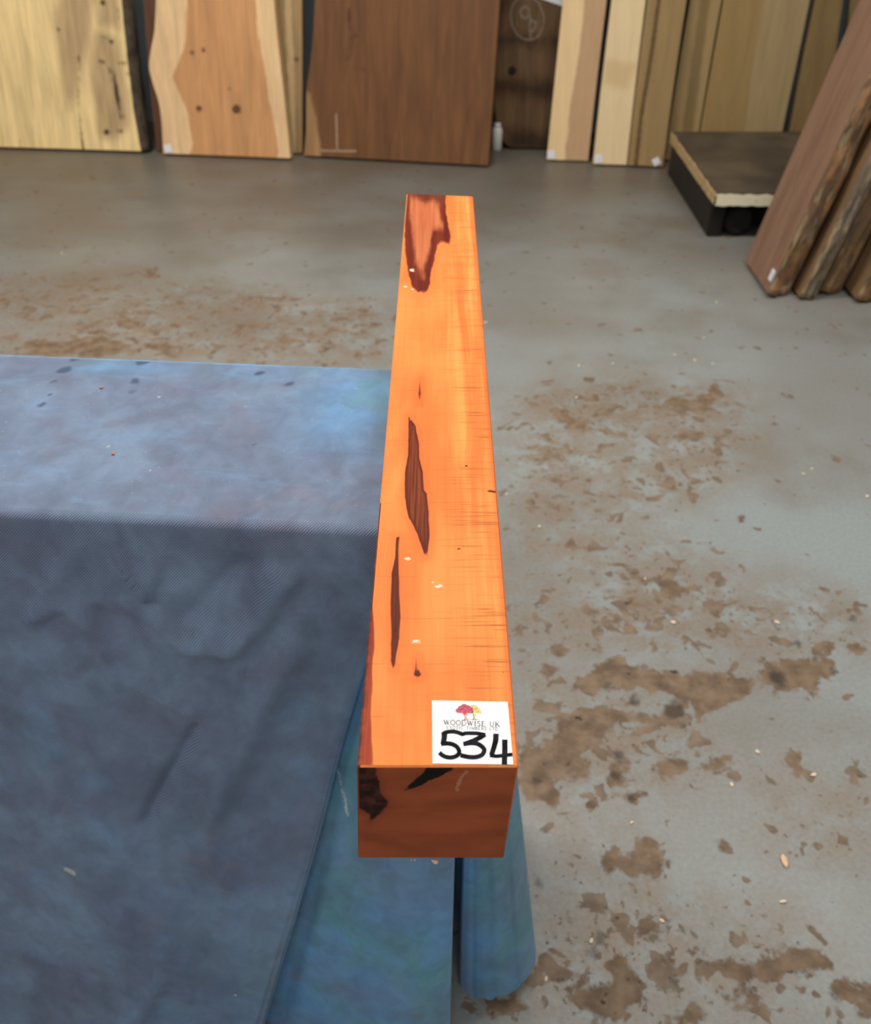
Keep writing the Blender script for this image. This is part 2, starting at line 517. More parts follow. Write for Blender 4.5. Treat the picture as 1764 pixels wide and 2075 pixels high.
class Board:
    """a slab standing on the floor and leaning on the back wall. Edges are given where they are seen
    (pixel rows measured on the slab's own leaning plane), the rest goes on upwards."""
    def __init__(self, name, left, right, label, mat, base=None, length=2.2, thick=0.05, cat='board', alt=(), marks=(),
                 lines=(), wave=0.012, group=None, seed=0, gap=0.0, edge_mat=None):
        if base is None:
            base = (on_z(*left[-1], 0), on_z(*right[-1], 0))
        p0, p1 = Vector(base[0]), Vector(base[1])
        e1 = (p1 - p0).normalized()
        nrm = Vector((-e1.y, e1.x, 0))                        # away from the camera
        mid = (p0 + p1) / 2
        dist = min((W0 - p).dot(WN) for p in (p0, p1)) - thick - 0.02 - gap
        lean = math.asin(max(0.02, min(0.30, dist / length)))
        e2 = Vector((0, 0, math.cos(lean))) + nrm * math.sin(lean)
        e3 = e1.cross(e2)                                     # towards the viewer
        if e3.dot(nrm) > 0: e3 = -e3
        lift = thick * math.sin(lean) + 0.0005
        self.o = p0 + Vector((0, 0, lift))
        self.e = (e1, e2, e3)
        self.M = Matrix(((e1.x, e2.x, e3.x, self.o.x), (e1.y, e2.y, e3.y, self.o.y), (e1.z, e2.z, e3.z, self.o.z), (0, 0, 0, 1)))
        self.thick = thick
        L = [self.st(*p) for p in smooth_pts(left, 5)]
        R = [self.st(*p) for p in smooth_pts(right, 5)]
        T = [0.0] + list(np.arange(0.008, 0.80, 0.008)) + list(np.arange(0.80, length, 0.10)) + [length]
        rng = random.Random(seed)
        ph = rng.random() * 6
        def edge(E, t, side):
            ts = [p[1] for p in E][::-1]; ss_ = [p[0] for p in E][::-1]
            if t <= ts[-1] + 0 if ts[-1] > ts[0] else False:
                pass
            tt = min(max(t, min(ts)), max(ts))
            order = np.argsort(ts)
            s = float(np.interp(tt, np.array(ts)[order], np.array(ss_)[order]))
            if t > max(ts):
                s += wave * (math.sin((t - max(ts)) * 7 + ph + side) - math.sin(ph + side)) + 0.0 * t
            return s
        nc = 36
        V, F2 = [], []
        for t in T:
            a, b = edge(L, t, 0), edge(R, t, 2)
            for i in range(nc + 1):
                V.append((a + (b - a) * i / nc, t, 0.0))
        nf = len(V)
        for t in T:
            a, b = edge(L, t, 0), edge(R, t, 2)
            for q in (a, b):
                V.append((q, t, -thick))
        nr = len(T)
        for j in range(nr - 1):
            for i in range(nc):
                k0 = j * (nc + 1) + i
                F2.append((k0, k0 + 1, k0 + nc + 2, k0 + nc + 1))
            F2.append((nf + 2 * j + 1, nf + 2 * j, nf + 2 * j + 2, nf + 2 * j + 3))
            F2.append((nf + 2 * j, j * (nc + 1), (j + 1) * (nc + 1), nf + 2 * j + 2))
            F2.append((j * (nc + 1) + nc, nf + 2 * j + 1, nf + 2 * j + 3, (j + 1) * (nc + 1) + nc))
        F2.append([i for i in range(nc + 1)][::-1] + [nf, nf + 1])
        F2.append([(nr - 1) * (nc + 1) + i for i in range(nc + 1)] + [nf + 2 * nr - 1, nf + 2 * nr - 2])
        P = np.array([(v[0], v[1]) for v in V])
        A = np.full(len(V), -1.0)
        for poly in alt:
            A = np.maximum(A, poly_sdf(P, [self.st(*p) for p in (smooth_pts(poly, 4) if len(poly) > 7 else poly)]))
        K = np.full(len(V), -1.0)
        for (x, y, r) in marks:
            s, t = self.st(x, y)
            K = np.maximum(K, r - np.hypot(P[:, 0] - s, (P[:, 1] - t)))
        for pts, w in lines:
            K = np.maximum(K, w - line_dist(P, [self.st(*p) for p in pts]))
        self.ob = mesh_obj(name, V, F2, mat, attrs={'alt': A, 'mark': K}, matrix=self.M)
        fix_normals(self.ob)
        tag(self.ob, label, cat, group)
        self.edge = edge; self.L = L; self.R = R; self.length = length

    def st(self, x, y):
        p = on_plane(x, y, self.o, self.e[2]) - self.o
        return (p.dot(self.e[0]), p.dot(self.e[1]))

    def child(self, name, V, F2, mat, d=0.0008, smooth=False):
        o = mesh_obj(name, [(v[0], v[1], (v[2] if len(v) > 2 else 0) + d) for v in V], F2, mat, smooth=smooth)
        o.parent = self.ob
        return o

    def sticker(self, x, y, w=0.032, h=0.034, rot=0.2):
        s, t = self.st(x, y)
        bm = bmesh.new()
        bm_box(bm, (-w / 2, -h / 2, 0.0003), (w / 2, h / 2, 0.0018))
        bmesh.ops.rotate(bm, verts=bm.verts, cent=(0, 0, 0), matrix=Matrix.Rotation(rot, 3, 'Z'))
        bmesh.ops.translate(bm, verts=bm.verts, vec=(s, max(t, h * 0.62), 0))
        return bm_obj('paper_tag', bm, STICKER, self.ob)

    def chalk(self, strokes, w, name='chalk_mark', px=True, mat=None):
        V, F2 = [], []
        for k, pts in enumerate(strokes):
            q = smooth_pts([self.st(*p) for p in pts], 5) if px else pts
            v, f = ribbon(q, w)
            b = len(V)
            V += [(a[0], a[1], 0.0002 * k) for a in v]
            F2 += [tuple(i + b for i in g) for g in f]
        return self.child(name, V, F2, mat or CHALK, 0.0012)

    def bark(self, side, width, name='bark_edge'):
        """rough bark strip along one edge"""
        V, F2 = [], []
        rng = random.Random(5)
        ts = np.arange(0.0, self.length, 0.02)
        E = self.L if side < 0 else self.R
        for t in ts:
            s = self.edge(E, t, 0 if side < 0 else 2)
            for i, (u, d) in enumerate([(0, 0.0), (0.35, 0.004), (0.7, -0.008), (1.0, -0.022), (0.9, -self.thick), (0.0, -self.thick)]):
                nz = noise.noise((t * 22, i * 3.1, 0.5 + side)) * 0.007
                V.append((s + side * (u * width * (0.8 + 0.4 * noise.noise((t * 6, i, 2))) + (nz if 0 < i < 5 else 0)), t, d + nz * 0.6))
        n = 6
        for j in range(len(ts) - 1):
            for i in range(n - 1):
                F2.append((j * n + i, j * n + i + 1, (j + 1) * n + i + 1, (j + 1) * n + i))
        F2.append(tuple(range(n)))
        o = self.child(name, V, F2, BARK, 0.0, True)
        fix_normals(o)
        return o


GRP = 'boards leaning against the back wall'
# spalted pale slab at the far left
A = Board('timber_slab', [(-90, -20), (-92, 150), (-95, 300)],
          [(246, -5), (252, 60), (262, 150), (272, 230), (287, 312)],
          'pale yellow spalted slab with dark cracks and black bark edge', 
          wood_mat('spalted_wood', (236, 206, 148), (190, 160, 118), (74, 56, 38), 0.03, 0.18, 0.09),
          thick=0.06, cat='slab', seed=1,
          alt=[[(112, 30), (130, -20), (185, -20), (180, 80), (165, 130), (155, 190), (140, 220), (125, 160)],
               [(190, 60), (235, 80), (250, 150), (262, 230), (250, 270), (205, 280), (190, 200), (186, 110)],
               [(205, -20), (240, -20), (245, 60), (200, 50)]],
          marks=[(208, 5, .012), (210, 75, .010), (227, 85, .009), (206, 125, .012), (245, 128, .010), (215, 268, .014),
                 (243, 266, .012), (258, 150, .008), (120, 60, .010)],
          lines=[([(158, 115), (160, 200), (170, 308)], 0.0065), ([(42, 285), (44, 308)], 0.004),
                 ([(225, 140), (238, 195), (247, 240)], 0.010), ([(240, 20), (256, 120), (262, 200)], 0.004)], group=None)
A.bark(1, 0.045)
# live-edge slab with orange heart
B = Board('timber_slab', [(316, -5), (313, 60), (306, 100), (302, 135), (310, 170), (322, 210), (328, 260), (331, 316)],
          [(554, -5), (560, 60), (570, 150), (580, 240), (588, 326)],
          'wavy-edged slab with orange heartwood and cream sapwood, white tag at its foot',
          wood_mat('orange_heart_wood', (230, 192, 146), (202, 148, 100), (98, 66, 44), 0.006, 0.15, 0.08),
          thick=0.05, cat='slab', seed=2,
          alt=[[(380, -20), (376, 80), (362, 125), (350, 155), (365, 190), (380, 230), (390, 290), (396, 330),
                (554, 336), (545, 200), (532, 120), (522, 60), (516, -20)]],
          marks=[(403, 220, .013), (479, 221, .019), (388, 107, .010), (411, 101, .010), (465, 180, .006)])
B.sticker(341, 306)
# darker reddish board glimpsed behind it
Board('timber_board', [(290, -5), (302, 160), (318, 310)], [(420, -5), (420, 160), (424, 310)],
      'dark reddish-brown board mostly hidden behind the orange-hearted slab', wood_mat('dark_red_wood', (96, 62, 44)),
      base=(on_z(318, 309, 0), on_z(424, 311, 0)), thick=0.03, gap=0.0, wave=0.003)
# narrow board between
C = Board('timber_board', [(552, -5), (570, 160), (585, 318)], [(611, -5), (612, 160), (612, 318)],
          'narrow straw-coloured board between the orange-hearted slab and the broad reddish slab',
          wood_mat('straw_wood', (160, 132, 92), (206, 176, 130), (110, 84, 56), 0.006), base=(on_z(585, 312, 0), on_z(612, 313, 0)),
          alt=[[(575, -20), (588, -20), (596, 160), (600, 330), (590, 330), (583, 160)]], marks=[(600, 120, .010)], thick=0.035, wave=0.003)
# wide reddish brown slab
D = Board('timber_slab', [(638, -5), (634, 72), (627, 138), (621, 181), (620, 254), (616, 320)],
          [(1012, -5), (1000, 170), (988, 341)],
          'broad reddish-brown slab with chalked upside-down T near its foot',
          wood_mat('reddish_slab_wood', (114, 76, 46), (160, 122, 82), (92, 58, 36), 0.012, 0.22, 0.07),
          thick=0.055, cat='slab', seed=4,
          alt=[[(612, 175), (628, 190), (640, 240), (650, 300), (652, 330), (605, 330), (612, 254)]],
          lines=[([(705, 20), (712, 70), (705, 120)], 0.010)], marks=[(735, 140, .012), (722, 72, .008)])
D.chalk([[(681, 230), (682, 268), (683, 308)]], 0.008)
D.chalk([[(648, 305), (685, 306), (722, 306)]], 0.008)
# dark weathered round-ended slab with chalked ring
F_ = Board('weathered_slab', [(992, -5), (996, 120), (1003, 230), (1012, 270), (1025, 292), (1045, 304)],
           [(1152, -5), (1146, 120), (1136, 230), (1126, 272), (1114, 293), (1098, 304)],
           'dark weathered round-ended slab with chalked number in a ring',
           wood_mat('weathered_dark_wood', (104, 80, 56), (64, 46, 32), (36, 26, 18), 0.04, 0.35, 0.15, 0.6, 0.8, 0.08),
           base=(on_z(1045, 304, 0), on_z(1098, 304, 0)), thick=0.09, cat='slab', seed=5,
           alt=[[(990, 70), (1150, 75), (1150, 95), (990, 90)], [(1000, 160), (1150, 165), (1150, 205), (1000, 190)],
                [(1020, 260), (1130, 270), (1110, 310), (1030, 310)], [(990, -10), (1040, -10), (1010, 60), (990, 60)]],
           marks=[(1037, 144, .018)])
def crop2(pts): return [(560 + 0.3628 * x, 0.3628 * y) for x, y in pts]
ring = [(1400 + 92 * math.cos(a), 100 + 122 * math.sin(a) + 12 * math.cos(a)) for a in np.linspace(0.2, 6.6, 22)]
F_.chalk([crop2(ring)], 0.008, 'chalk_ring', mat=FAINT)
F_.chalk([crop2([(1412, 60), (1392, 36), (1364, 55), (1368, 90), (1395, 100), (1412, 70), (1414, 150), (1418, 212)]),
          crop2([(1412, 112), (1444, 122), (1442, 156), (1418, 188)])], 0.011, 'chalk_number', mat=FAINT)
s0 = [F_.st(*p) for p in [(1092, -4), (1146, 15), (1146, -60), (1088, -60)]]
F_.child('paper_sheet', [(a, b, z) for z in (0.001, 0.003) for a, b in s0],
         [(0, 1, 2, 3), (4, 5, 6, 7), (0, 1, 5, 4), (1, 2, 6, 5), (2, 3, 7, 6), (3, 0, 4, 7)], STICKER)
# the two pale planed boards
G = Board('timber_board', [(1141, -5), (1124, 160), (1107, 326)], [(1229, -5), (1209, 160), (1190, 331)],
          'cream board with pinkish-brown right half beside the dark weathered slab',
          wood_mat('two_tone_wood', (234, 202, 154), (194, 158, 122), (150, 110, 76), 0.006, 0.06, 0.05),
          base=(on_z(1107, 327, 0), on_z(1107, 327, 0) + WD * 0.17), thick=0.04, wave=0, alt=[[(1186, -20), (1172, 110), (1155, 220), (1146, 300), (1144, 340), (1205, 340), (1240, -20)]])
G.sticker(1116, 316, rot=0.1)
H = Board('timber_board', [(1240, -5), (1220, 160), (1201, 335)], [(1308, -5), (1288, 160), (1268, 340)],
          'narrow pale cream board standing between two-toned board and olive-brown board',
          wood_mat('cream_wood', (232, 206, 162), (218, 188, 142), (180, 150, 110), 0.02, 0.05, 0.04), base=(on_z(1201, 336, 0), on_z(1201, 336, 0) + WD * 0.14), thick=0.04, wave=0,
          alt=[[(1225, 120), (1290, 130), (1270, 180), (1220, 170)]])
H.sticker(1212, 325, rot=0.3)
# olive boards
def olive(name, *a, **k): return wood_mat(name, *a, **k)
I1 = Board('timber_board', [(1312, -5), (1291, 160), (1271, 339)], [(1391, -5), (1366, 160), (1341, 344)],
           'olive-brown board with a dark streak, white tag at its lower right corner',
           olive('olive_wood_streaked', (158, 130, 88), (124, 100, 66), (100, 76, 48), 0.01, 0.10, 0.06), base=(on_z(1271, 339.5, 0), on_z(1271, 339.5, 0) + WD * 0.14), thick=0.045, wave=0,
           lines=[([(1336, -10), (1322, 90), (1298, 240), (1287, 339)], 0.008)])
I1.sticker(1329, 328, 0.03, 0.03, 0.5)
def deep(x, y): return Vector((x, y, 0))
I2 = Board('timber_board', [(1399, -5), (1376, 130), (1355, 262), (1346, 320)], [(1462, -5), (1438, 130), (1416, 262), (1408, 320)],
           'straw-brown board rising behind the left end of the low platform',
           olive('olive_wood_light', (164, 138, 94), (136, 112, 74), (110, 84, 52), 0.01, 0.08, 0.05), base=(deep(1.00, 4.15), deep(1.17, 4.135)), thick=0.045, wave=0,
           alt=[[(1420, -10), (1440, -10), (1395, 330), (1372, 330)]])
I3 = Board('timber_board', [(1466, -5), (1442, 130), (1419, 262), (1412, 320)], [(1641, -5), (1613, 130), (1585, 262), (1575, 320)],
           'widest olive board behind the low platform, its right part paler',
           olive('olive_wood_wide', (158, 130, 84), (168, 144, 104), (112, 86, 54), 0.006, 0.09, 0.05), base=(deep(1.185, 4.14), deep(1.50, 4.11)), thick=0.045, wave=0,
           alt=[[(1548, -10), (1525, 130), (1500, 330), (1580, 330), (1645, -10)]])
I4 = Board('timber_board', [(1652, -5), (1624, 130), (1600, 262), (1588, 320)], [(1708, -5), (1690, 130), (1672, 262), (1664, 320)],
           'brown board glimpsed between the widest olive board and the leaning pinkish plank',
           olive('olive_wood_dark', (138, 112, 72)), base=(deep(1.535, 4.11), deep(1.70, 4.09)), thick=0.04, wave=0)
I5 = Board('timber_board', [(1722, -5), (1712, 130), (1702, 262), (1694, 320)], [(1800, -5), (1800, 130), (1790, 262), (1780, 320)],
           'olive board in the corner, seen at the top behind the pinkish plank',
           olive('olive_wood_corner', (140, 116, 76)), base=(deep(1.74, 4.13), deep(1.92, 4.11)), thick=0.035, wave=0)

# small white container on the floor beside the broad slab
p = on_z(1003, 298, 0)
root = bpy.data.objects.new('plastic_bottle', None)
root.location = (p.x + 0.004, p.y - 0.04, 0)
COL.objects.link(root)
tag(root, 'small white container on the floor beside the weathered slab', 'container')
white_pl = plain('white_plastic', lin(240, 240, 238), 0.4, 0.03)
def lathe(name, prof, mat, parent, seg=24):
    V, F2 = [], []
    for r, z in prof:
        for i in range(seg):
            a = 2 * math.pi * i / seg
            V.append((r * math.cos(a), r * math.sin(a), z))
    for j in range(len(prof) - 1):
        for i in range(seg):
            F2.append((j * seg + i, j * seg + (i + 1) % seg, (j + 1) * seg + (i + 1) % seg, (j + 1) * seg + i))
    F2.append(tuple(range(seg))[::-1])
    F2.append(tuple((len(prof) - 1) * seg + i for i in range(seg)))
    return mesh_obj(name, V, F2, mat, parent, True)
lathe('body', [(0.020, 0.0), (0.023, 0.003), (0.023, 0.085), (0.019, 0.095), (0.013, 0.099)], white_pl, root)
lathe('cap', [(0.014, 0.099), (0.015, 0.101), (0.015, 0.114), (0.013, 0.116)], white_pl, root)

# ------------------------------------------------------------------ low platform truck beside the planks
PX0, PX1, PY0, PY1, PZ0, PZ1 = 0.985, 1.62, 3.215, 3.985, 0.128, 0.172
root = bpy.data.objects.new('platform_truck', None)
root.location = (PX0, PY0, 0)
COL.objects.link(root)
tag(root, 'low dark platform truck with chipped cream edges behind the pinkish plank', 'platform')
PW, PD = PX1 - PX0, PY1 - PY0
deck_top = NT('grimy_deck')
c = deck_top.coord()
deck_top.set(Base_Color=deck_top.mix(deck_top.ss(deck_top.noise(c, 5, 5), 0.3, 0.75), lin(64, 54, 42), lin(96, 82, 64)), Roughness=0.75)
bm = bmesh.new()
bm_box(bm, (0.004, 0.004, PZ0), (PW, PD, PZ1), 0.003)
bm_obj('deck', bm, deck_top.mat, root)
cream = NT('chipped_cream_paint')
c = cream.coord()
cn = cream.noise(c, 38, 4, 0.6)
cream.set(Base_Color=cream.mix(cream.ss(cn, 0.64, 0.70), lin(246, 236, 205), lin(90, 70, 46)), Roughness=0.6)
# chipped paint strips on the front and left edges, with ragged upper and lower border
def strip(name, length, axis, mat=cream.mat):
    V, F2 = [], []
    n = 60
    for i in range(n + 1):
        q = length * i / n
        lo = PZ0 + 0.002 + 0.004 * noise.noise((q * 40, axis, 0.3))
        hi = PZ1 - 0.004 + 0.006 * noise.noise((q * 45, axis + 3, 0.7))
        for z in (lo, hi):
            V.append((q, 0.0, z) if axis == 0 else (0.0, q, z))
            V.append((q, 0.0045, z) if axis == 0 else (0.0045, q, z))
    for i in range(n):
        b = 4 * i
        for (a, c2) in ((0, 2), (2, 3), (3, 1), (1, 0)):
            F2.append((b + a, b + c2, b + 4 + c2, b + 4 + a))
    F2 += [(0, 1, 3, 2), (4 * n, 4 * n + 2, 4 * n + 3, 4 * n + 1)]
    o = mesh_obj(name, V, F2, mat, root)
    fix_normals(o)
    return o
strip('painted_edge', PW, 0)
strip('painted_edge', PD, 1, plain('worn_tan_paint', lin(190, 162, 116), 0.7, 0.35, 40))
dark_steel = plain('grimy_iron', lin(26, 20, 15), 0.7, 0.4, 14, 0.0)
bm = bmesh.new()
bm_box(bm, (0.008, 0.045, 0.0), (0.06, PD - 0.01, PZ0), 0.004)
bm_obj('side_rail', bm, dark_steel, root)
bm = bmesh.new()
bm_box(bm, (PW - 0.06, 0.045, 0.0), (PW - 0.008, PD - 0.01, PZ0), 0.004)
bm_obj('side_rail', bm, dark_steel, root)
bm = bmesh.new()
bm_box(bm, (0.06, 0.15, 0.0), (PW - 0.06, 0.19, PZ0), 0.004)
bm_obj('cross_rail', bm, dark_steel, root)
bm = bmesh.new()
bm_box(bm, (0.07, PD - 0.10, 0.03), (PW - 0.07, PD - 0.06, PZ0), 0.004)
bm_obj('cross_rail', bm, dark_steel, root)
rubber = plain('black_rubber', lin(34, 32, 30), 0.6)
for wx, wy in ((0.115, 0.075), (PW - 0.10, 0.075), (0.115, PD - 0.17), (PW - 0.10, PD - 0.17)):
    bm = bmesh.new()
    bmesh.ops.create_cone(bm, cap_ends=True, segments=28, radius1=0.052, radius2=0.052, depth=0.05,
                          matrix=Matrix.Translation((wx, wy, 0.0525)) @ Matrix.Rotation(math.radians(75), 4, 'X') @ Matrix.Rotation(0.3, 4, 'Y'))
    bmesh.ops.bevel(bm, geom=[e for e in bm.edges if e.calc_face_angle(0) > 1.0], offset=0.008, segments=2, affect='EDGES')
    zmin = min(v.co.z for v in bm.verts)
    for v in bm.verts: v.co.z -= zmin
    w = bm_obj('castor_wheel', bm, rubber, root, False)
    bm = bmesh.new()
    bm_box(bm, (wx - 0.03, wy - 0.03, 0.108), (wx + 0.03, wy + 0.03, PZ0), 0.003)
    bm_obj('bracket', bm, dark_steel, w)

# ------------------------------------------------------------------ planks leaning on the right wall
def wplank_mat(name, main, alt, dark=(70, 52, 38)):
    m = NT(name)
    c = m.coord()
    g1 = m.noise(m.mapping(c, (6, 6, 0.8)), 4, 4, 0.6, 0.5)
    g2 = m.noise(m.mapping(c, (60, 60, 3)), 2, 3)
    col = m.mix(m.ss(g1, 0.35, 0.7), lin(*main), lin(*alt))
    col = m.scale(col, m.ss(g2, 0.25, 0.75, 0.9, 1.1))
    m.set(Base_Color=col, Roughness=0.7, Specular_IOR_Level=0.25)
    m.bump(g2, 0.2, 0.002)
    return m.mat


def waney_mat(name, cols):
    m = NT(name)
    c = m.coord()
    a = m.noise(m.mapping(c, (12, 12, 5)), 2.2, 5, 0.6, 0.4)
    b = m.noise(m.mapping(c, (30, 30, 6), loc=(4, 1, 2)), 2, 4)
    col = m.mix(m.ss(a, 0.40, 0.52), lin(*cols[0]), lin(*cols[1]))
    col = m.mix(m.ss(b, 0.52, 0.62), col, lin(*cols[2]))
    m.set(Base_Color=col, Roughness=0.85)
    m.bump(b, 0.5, 0.01)
    return m.mat


def side_plank(x, y_near, width, thick, length, lean, wane, face_mat, edge_mat, label, seed, tag_px=False):
    """plank on the right: broad face to the left, rough waney edge towards the viewer"""
    root = bpy.data.objects.new('timber_plank', None)
    lift = thick * math.sin(lean) + 0.0005
    root.location = (x, y_near, lift)
    root.rotation_euler = (0, lean, 0)
    COL.objects.link(root)
    tag(root, label, 'plank', 'planks leaning on the side wall')
    # body: loft along the length; near side set back by the wane
    zs = np.arange(0, length + 0.001, 0.02)
    V, F2, W, WF = [], [], [], []
    for z in zs:
        off = 0.010 * noise.noise((seed * 7.3, z * 3.0, 0.2)) + 0.004 * noise.noise((seed * 3.3, z * 14.0, 5.2))
        if z < 0.10 and wane > 0.03: off += -0.0
        y0 = off
        y1 = wane + off + 0.015 * noise.noise((seed, z * 5, 9.1))
        V += [(0, width, z), (0, y0, z), (thick, y1 + 0.004, z), (thick, width, z)]
        n = 9
        for i in range(n):
            q = i / (n - 1)
            bulge = math.sin(q * math.pi) * (0.012 + 0.010 * noise.noise((seed, z * 4, 3.3)))
            step = 0.014 * noise.noise((seed + q * 5.0, z * 7, 1.7)) + 0.008 * noise.noise((seed + q * 12.0, z * 25, 4.7))
            e = math.sin(q * math.pi) ** 0.5
            W.append((-0.0006 + q * (thick + 0.0006), y0 + (y1 - y0) * q - bulge * 0.8 + step * e - 0.0006, z))
    m4 = len(zs)
    for j in range(m4 - 1):
        for i in range(4):
            if i == 1: continue
            F2.append((4 * j + i, 4 * j + (i + 1) % 4, 4 * j + 4 + (i + 1) % 4, 4 * j + 4 + i))
        for i in range(8):
            WF.append((9 * j + i, 9 * j + i + 1, 9 * j + 10 + i, 9 * j + 9 + i))
        F2.append((4 * j + 1, 4 * j + 2, 4 * j + 6, 4 * j + 5))
    F2 += [(3, 2, 1, 0), tuple(4 * (m4 - 1) + i for i in range(4))]
    nW = len(W)
    W += [(0, 0.012 + W[0][1], 0.0), (thick, W[8][1] + 0.006, 0.0)]
    WF.append(tuple(range(9))[::-1] + (nW, nW + 1))
    b = mesh_obj('body', V, F2, face_mat, root)
    fix_normals(b)
    w = mesh_obj('waney_edge', W, WF, edge_mat, root, True)
    w['label'] = 'rough bark-stained edge'
    if tag_px:
        bm = bmesh.new()
        bm_box(bm, (-0.0038, 0.010, 0.035), (-0.0004, 0.036, 0.070))
        bm_obj('paper_tag', bm, STICKER, root)
    return root


pink = wplank_mat('pinkish_plank_wood', (144, 112, 92), (130, 99, 80))
brownw = wplank_mat('brown_plank_wood', (134, 104, 74), (110, 84, 60))
e_mixed = waney_mat('waney_mixed', ((172, 122, 80), (120, 92, 68), (176, 152, 118)))
e_grey = waney_mat('waney_grey', ((146, 128, 104), (116, 100, 84), (170, 144, 108)))
e_tan = waney_mat('waney_tan', ((166, 132, 92), (134, 104, 74), (106, 90, 72)))
side_plank(1.062, 2.735, 0.265, 0.080, 2.25, math.radians(12), 0.030, pink, e_mixed,
           'pinkish-brown plank with broad smooth face, nearest of the planks leaning right', 1, True)
side_plank(1.160, 2.715, 0.25, 0.055, 2.2, math.radians(12), 0.010, brownw, e_grey,
           'thin plank with weathered grey edge right behind the pinkish-brown plank', 2)
side_plank(1.240, 2.760, 0.25, 0.070, 2.2, math.radians(12), 0.015, brownw, e_tan,
           'plank with tan rough edge standing third from the low platform', 3)
side_plank(1.330, 2.690, 0.27, 0.080, 2.2, math.radians(12), 0.025, brownw, e_mixed,
           'plank with orange-brown rough edge, rightmost one reaching the floor in view', 4)
side_plank(1.432, 2.730, 0.27, 0.070, 2.2, math.radians(12), 0.020, brownw, e_grey,
           'rear plank cut off by the right edge of the photo', 5)

# ------------------------------------------------------------------ the table and its cloth
TA = math.radians(-4.4)
TD = Vector((-math.cos(TA), -math.sin(TA), 0))      # along the table, to the left
TB = Vector((-math.sin(TA), math.cos(TA), 0))       # across the table, away from the viewer
TC = Vector((0.030, 0.5585, 0))                     # near right corner
T_LEN, T_DEP, T_Z = 1.55, 0.272, 0.7995

root = bpy.data.objects.new('work_table', None)
root.location = TC
root.rotation_euler = (0, 0, TA)
COL.objects.link(root)
tag(root, 'narrow work table hidden under the blue cloth', 'table')
ply = plain('plywood', lin(170, 140, 100), 0.7)
bm = bmesh.new()
bm_box(bm, (-T_LEN + 0.004, 0.004, T_Z - 0.028), (-0.004, T_DEP - 0.004, T_Z - 0.002), 0.003)
bm_obj('tabletop', bm, ply, root)
for lx in (-0.10, -T_LEN + 0.08):
    for ly in (0.045, T_DEP - 0.045):
        bm = bmesh.new()
        bm_box(bm, (lx - 0.018, ly - 0.018, 0.0), (lx + 0.018, ly + 0.018, T_Z - 0.028), 0.003)
        bm_obj('leg', bm, ply, root)

RAD = 0.010       # roundness of the covered edge
corner_in = TC + TD * RAD + TB * RAD


def edge_front(d):   # point on the near edge, d metres left of the corner
    return TC + TD * d
def edge_side(d):
    return TC + TB * d


# rails: (edge point, inset point, hem point (x, y), hem height)
rails = []
front_d = sorted(set(list(np.arange(0.06, 0.72, 0.0045)) + list(np.arange(0.72, T_LEN, 0.05)) + [T_LEN]), reverse=True)
FOLD_X, FOLD_Y = -0.240, 0.476
for d in front_d:
    e = edge_front(d)
    q = (T_LEN - d) / (T_LEN - 0.06)
    bx = e.x + (FOLD_X - edge_front(0.06).x) * q ** 2.2
    wav = 0.012 * math.sin(bx * 9.0 + 0.6) + 0.008 * math.sin(bx * 23 + 1.0)
    by = 0.495 + (FOLD_Y - 0.495) * q + wav * (1 - q ** 8)
    rails.append((e, e + TB * RAD, (bx, by), 0.010))
n_front = len(rails)
hem = smooth_pts([(FOLD_X, FOLD_Y), (-0.229, 0.484), (-0.227, 0.498), (-0.240, 0.514), (-0.268, 0.526), (-0.266, 0.536), (-0.235, 0.532),
                  (-0.19, 0.518), (-0.13, 0.499), (-0.06, 0.485), (-0.014, 0.481), (0.010, 0.487), (0.018, 0.502), (0.013, 0.53), (0.004, 0.600),
                  (0.000, 0.680), (0.018, 0.700), (0.033, 0.650), (0.031, 0.590), (0.037, 0.567), (0.062, 0.556), (0.095, 0.562), (0.124, 0.582), (0.136, 0.610),
                  (0.128, 0.660), (0.112, 0.720), (0.105, 0.78), (0.110, 0.84)], 9)[1:]
for i, h in enumerate(hem):
    q = (i + 1) / len(hem)
    if q < 0.52:          # these folds spring from the last bit of the near edge
        e = edge_front(0.06 * (1 - q / 0.52))
        ins = e + TB * RAD if q < 0.3 else corner_in
    elif q < 0.60:
        e = TC.copy(); ins = corner_in
    else:
        e = edge_side(T_DEP * ((q - 0.60) / 0.40))
        ins = e + TD * RAD
    hz = 0.014 + 0.014 * noise.noise((i * 0.30, 1.0, 0.0)) + 0.007 * noise.noise((i * 0.9, 3.0, 0.0))
    if h[0] > 0.09 and h[1] > 0.57: hz += 0.012 * min(1, (h[0] - 0.09) / 0.03)
    rails.append((e, ins, (h[0], h[1]), max(0.004, hz)))
n_fold = len(rails)
back_d = list(np.linspace(0.0, T_LEN, 40))[1:]
for d in back_d:
    e = edge_side(T_DEP) + TD * d
    rails.append((e, e - TB * RAD, (e.x + 0.01 * math.sin(d * 12), e.y + 0.045 + 0.015 * math.sin(d * 20)), 0.012))

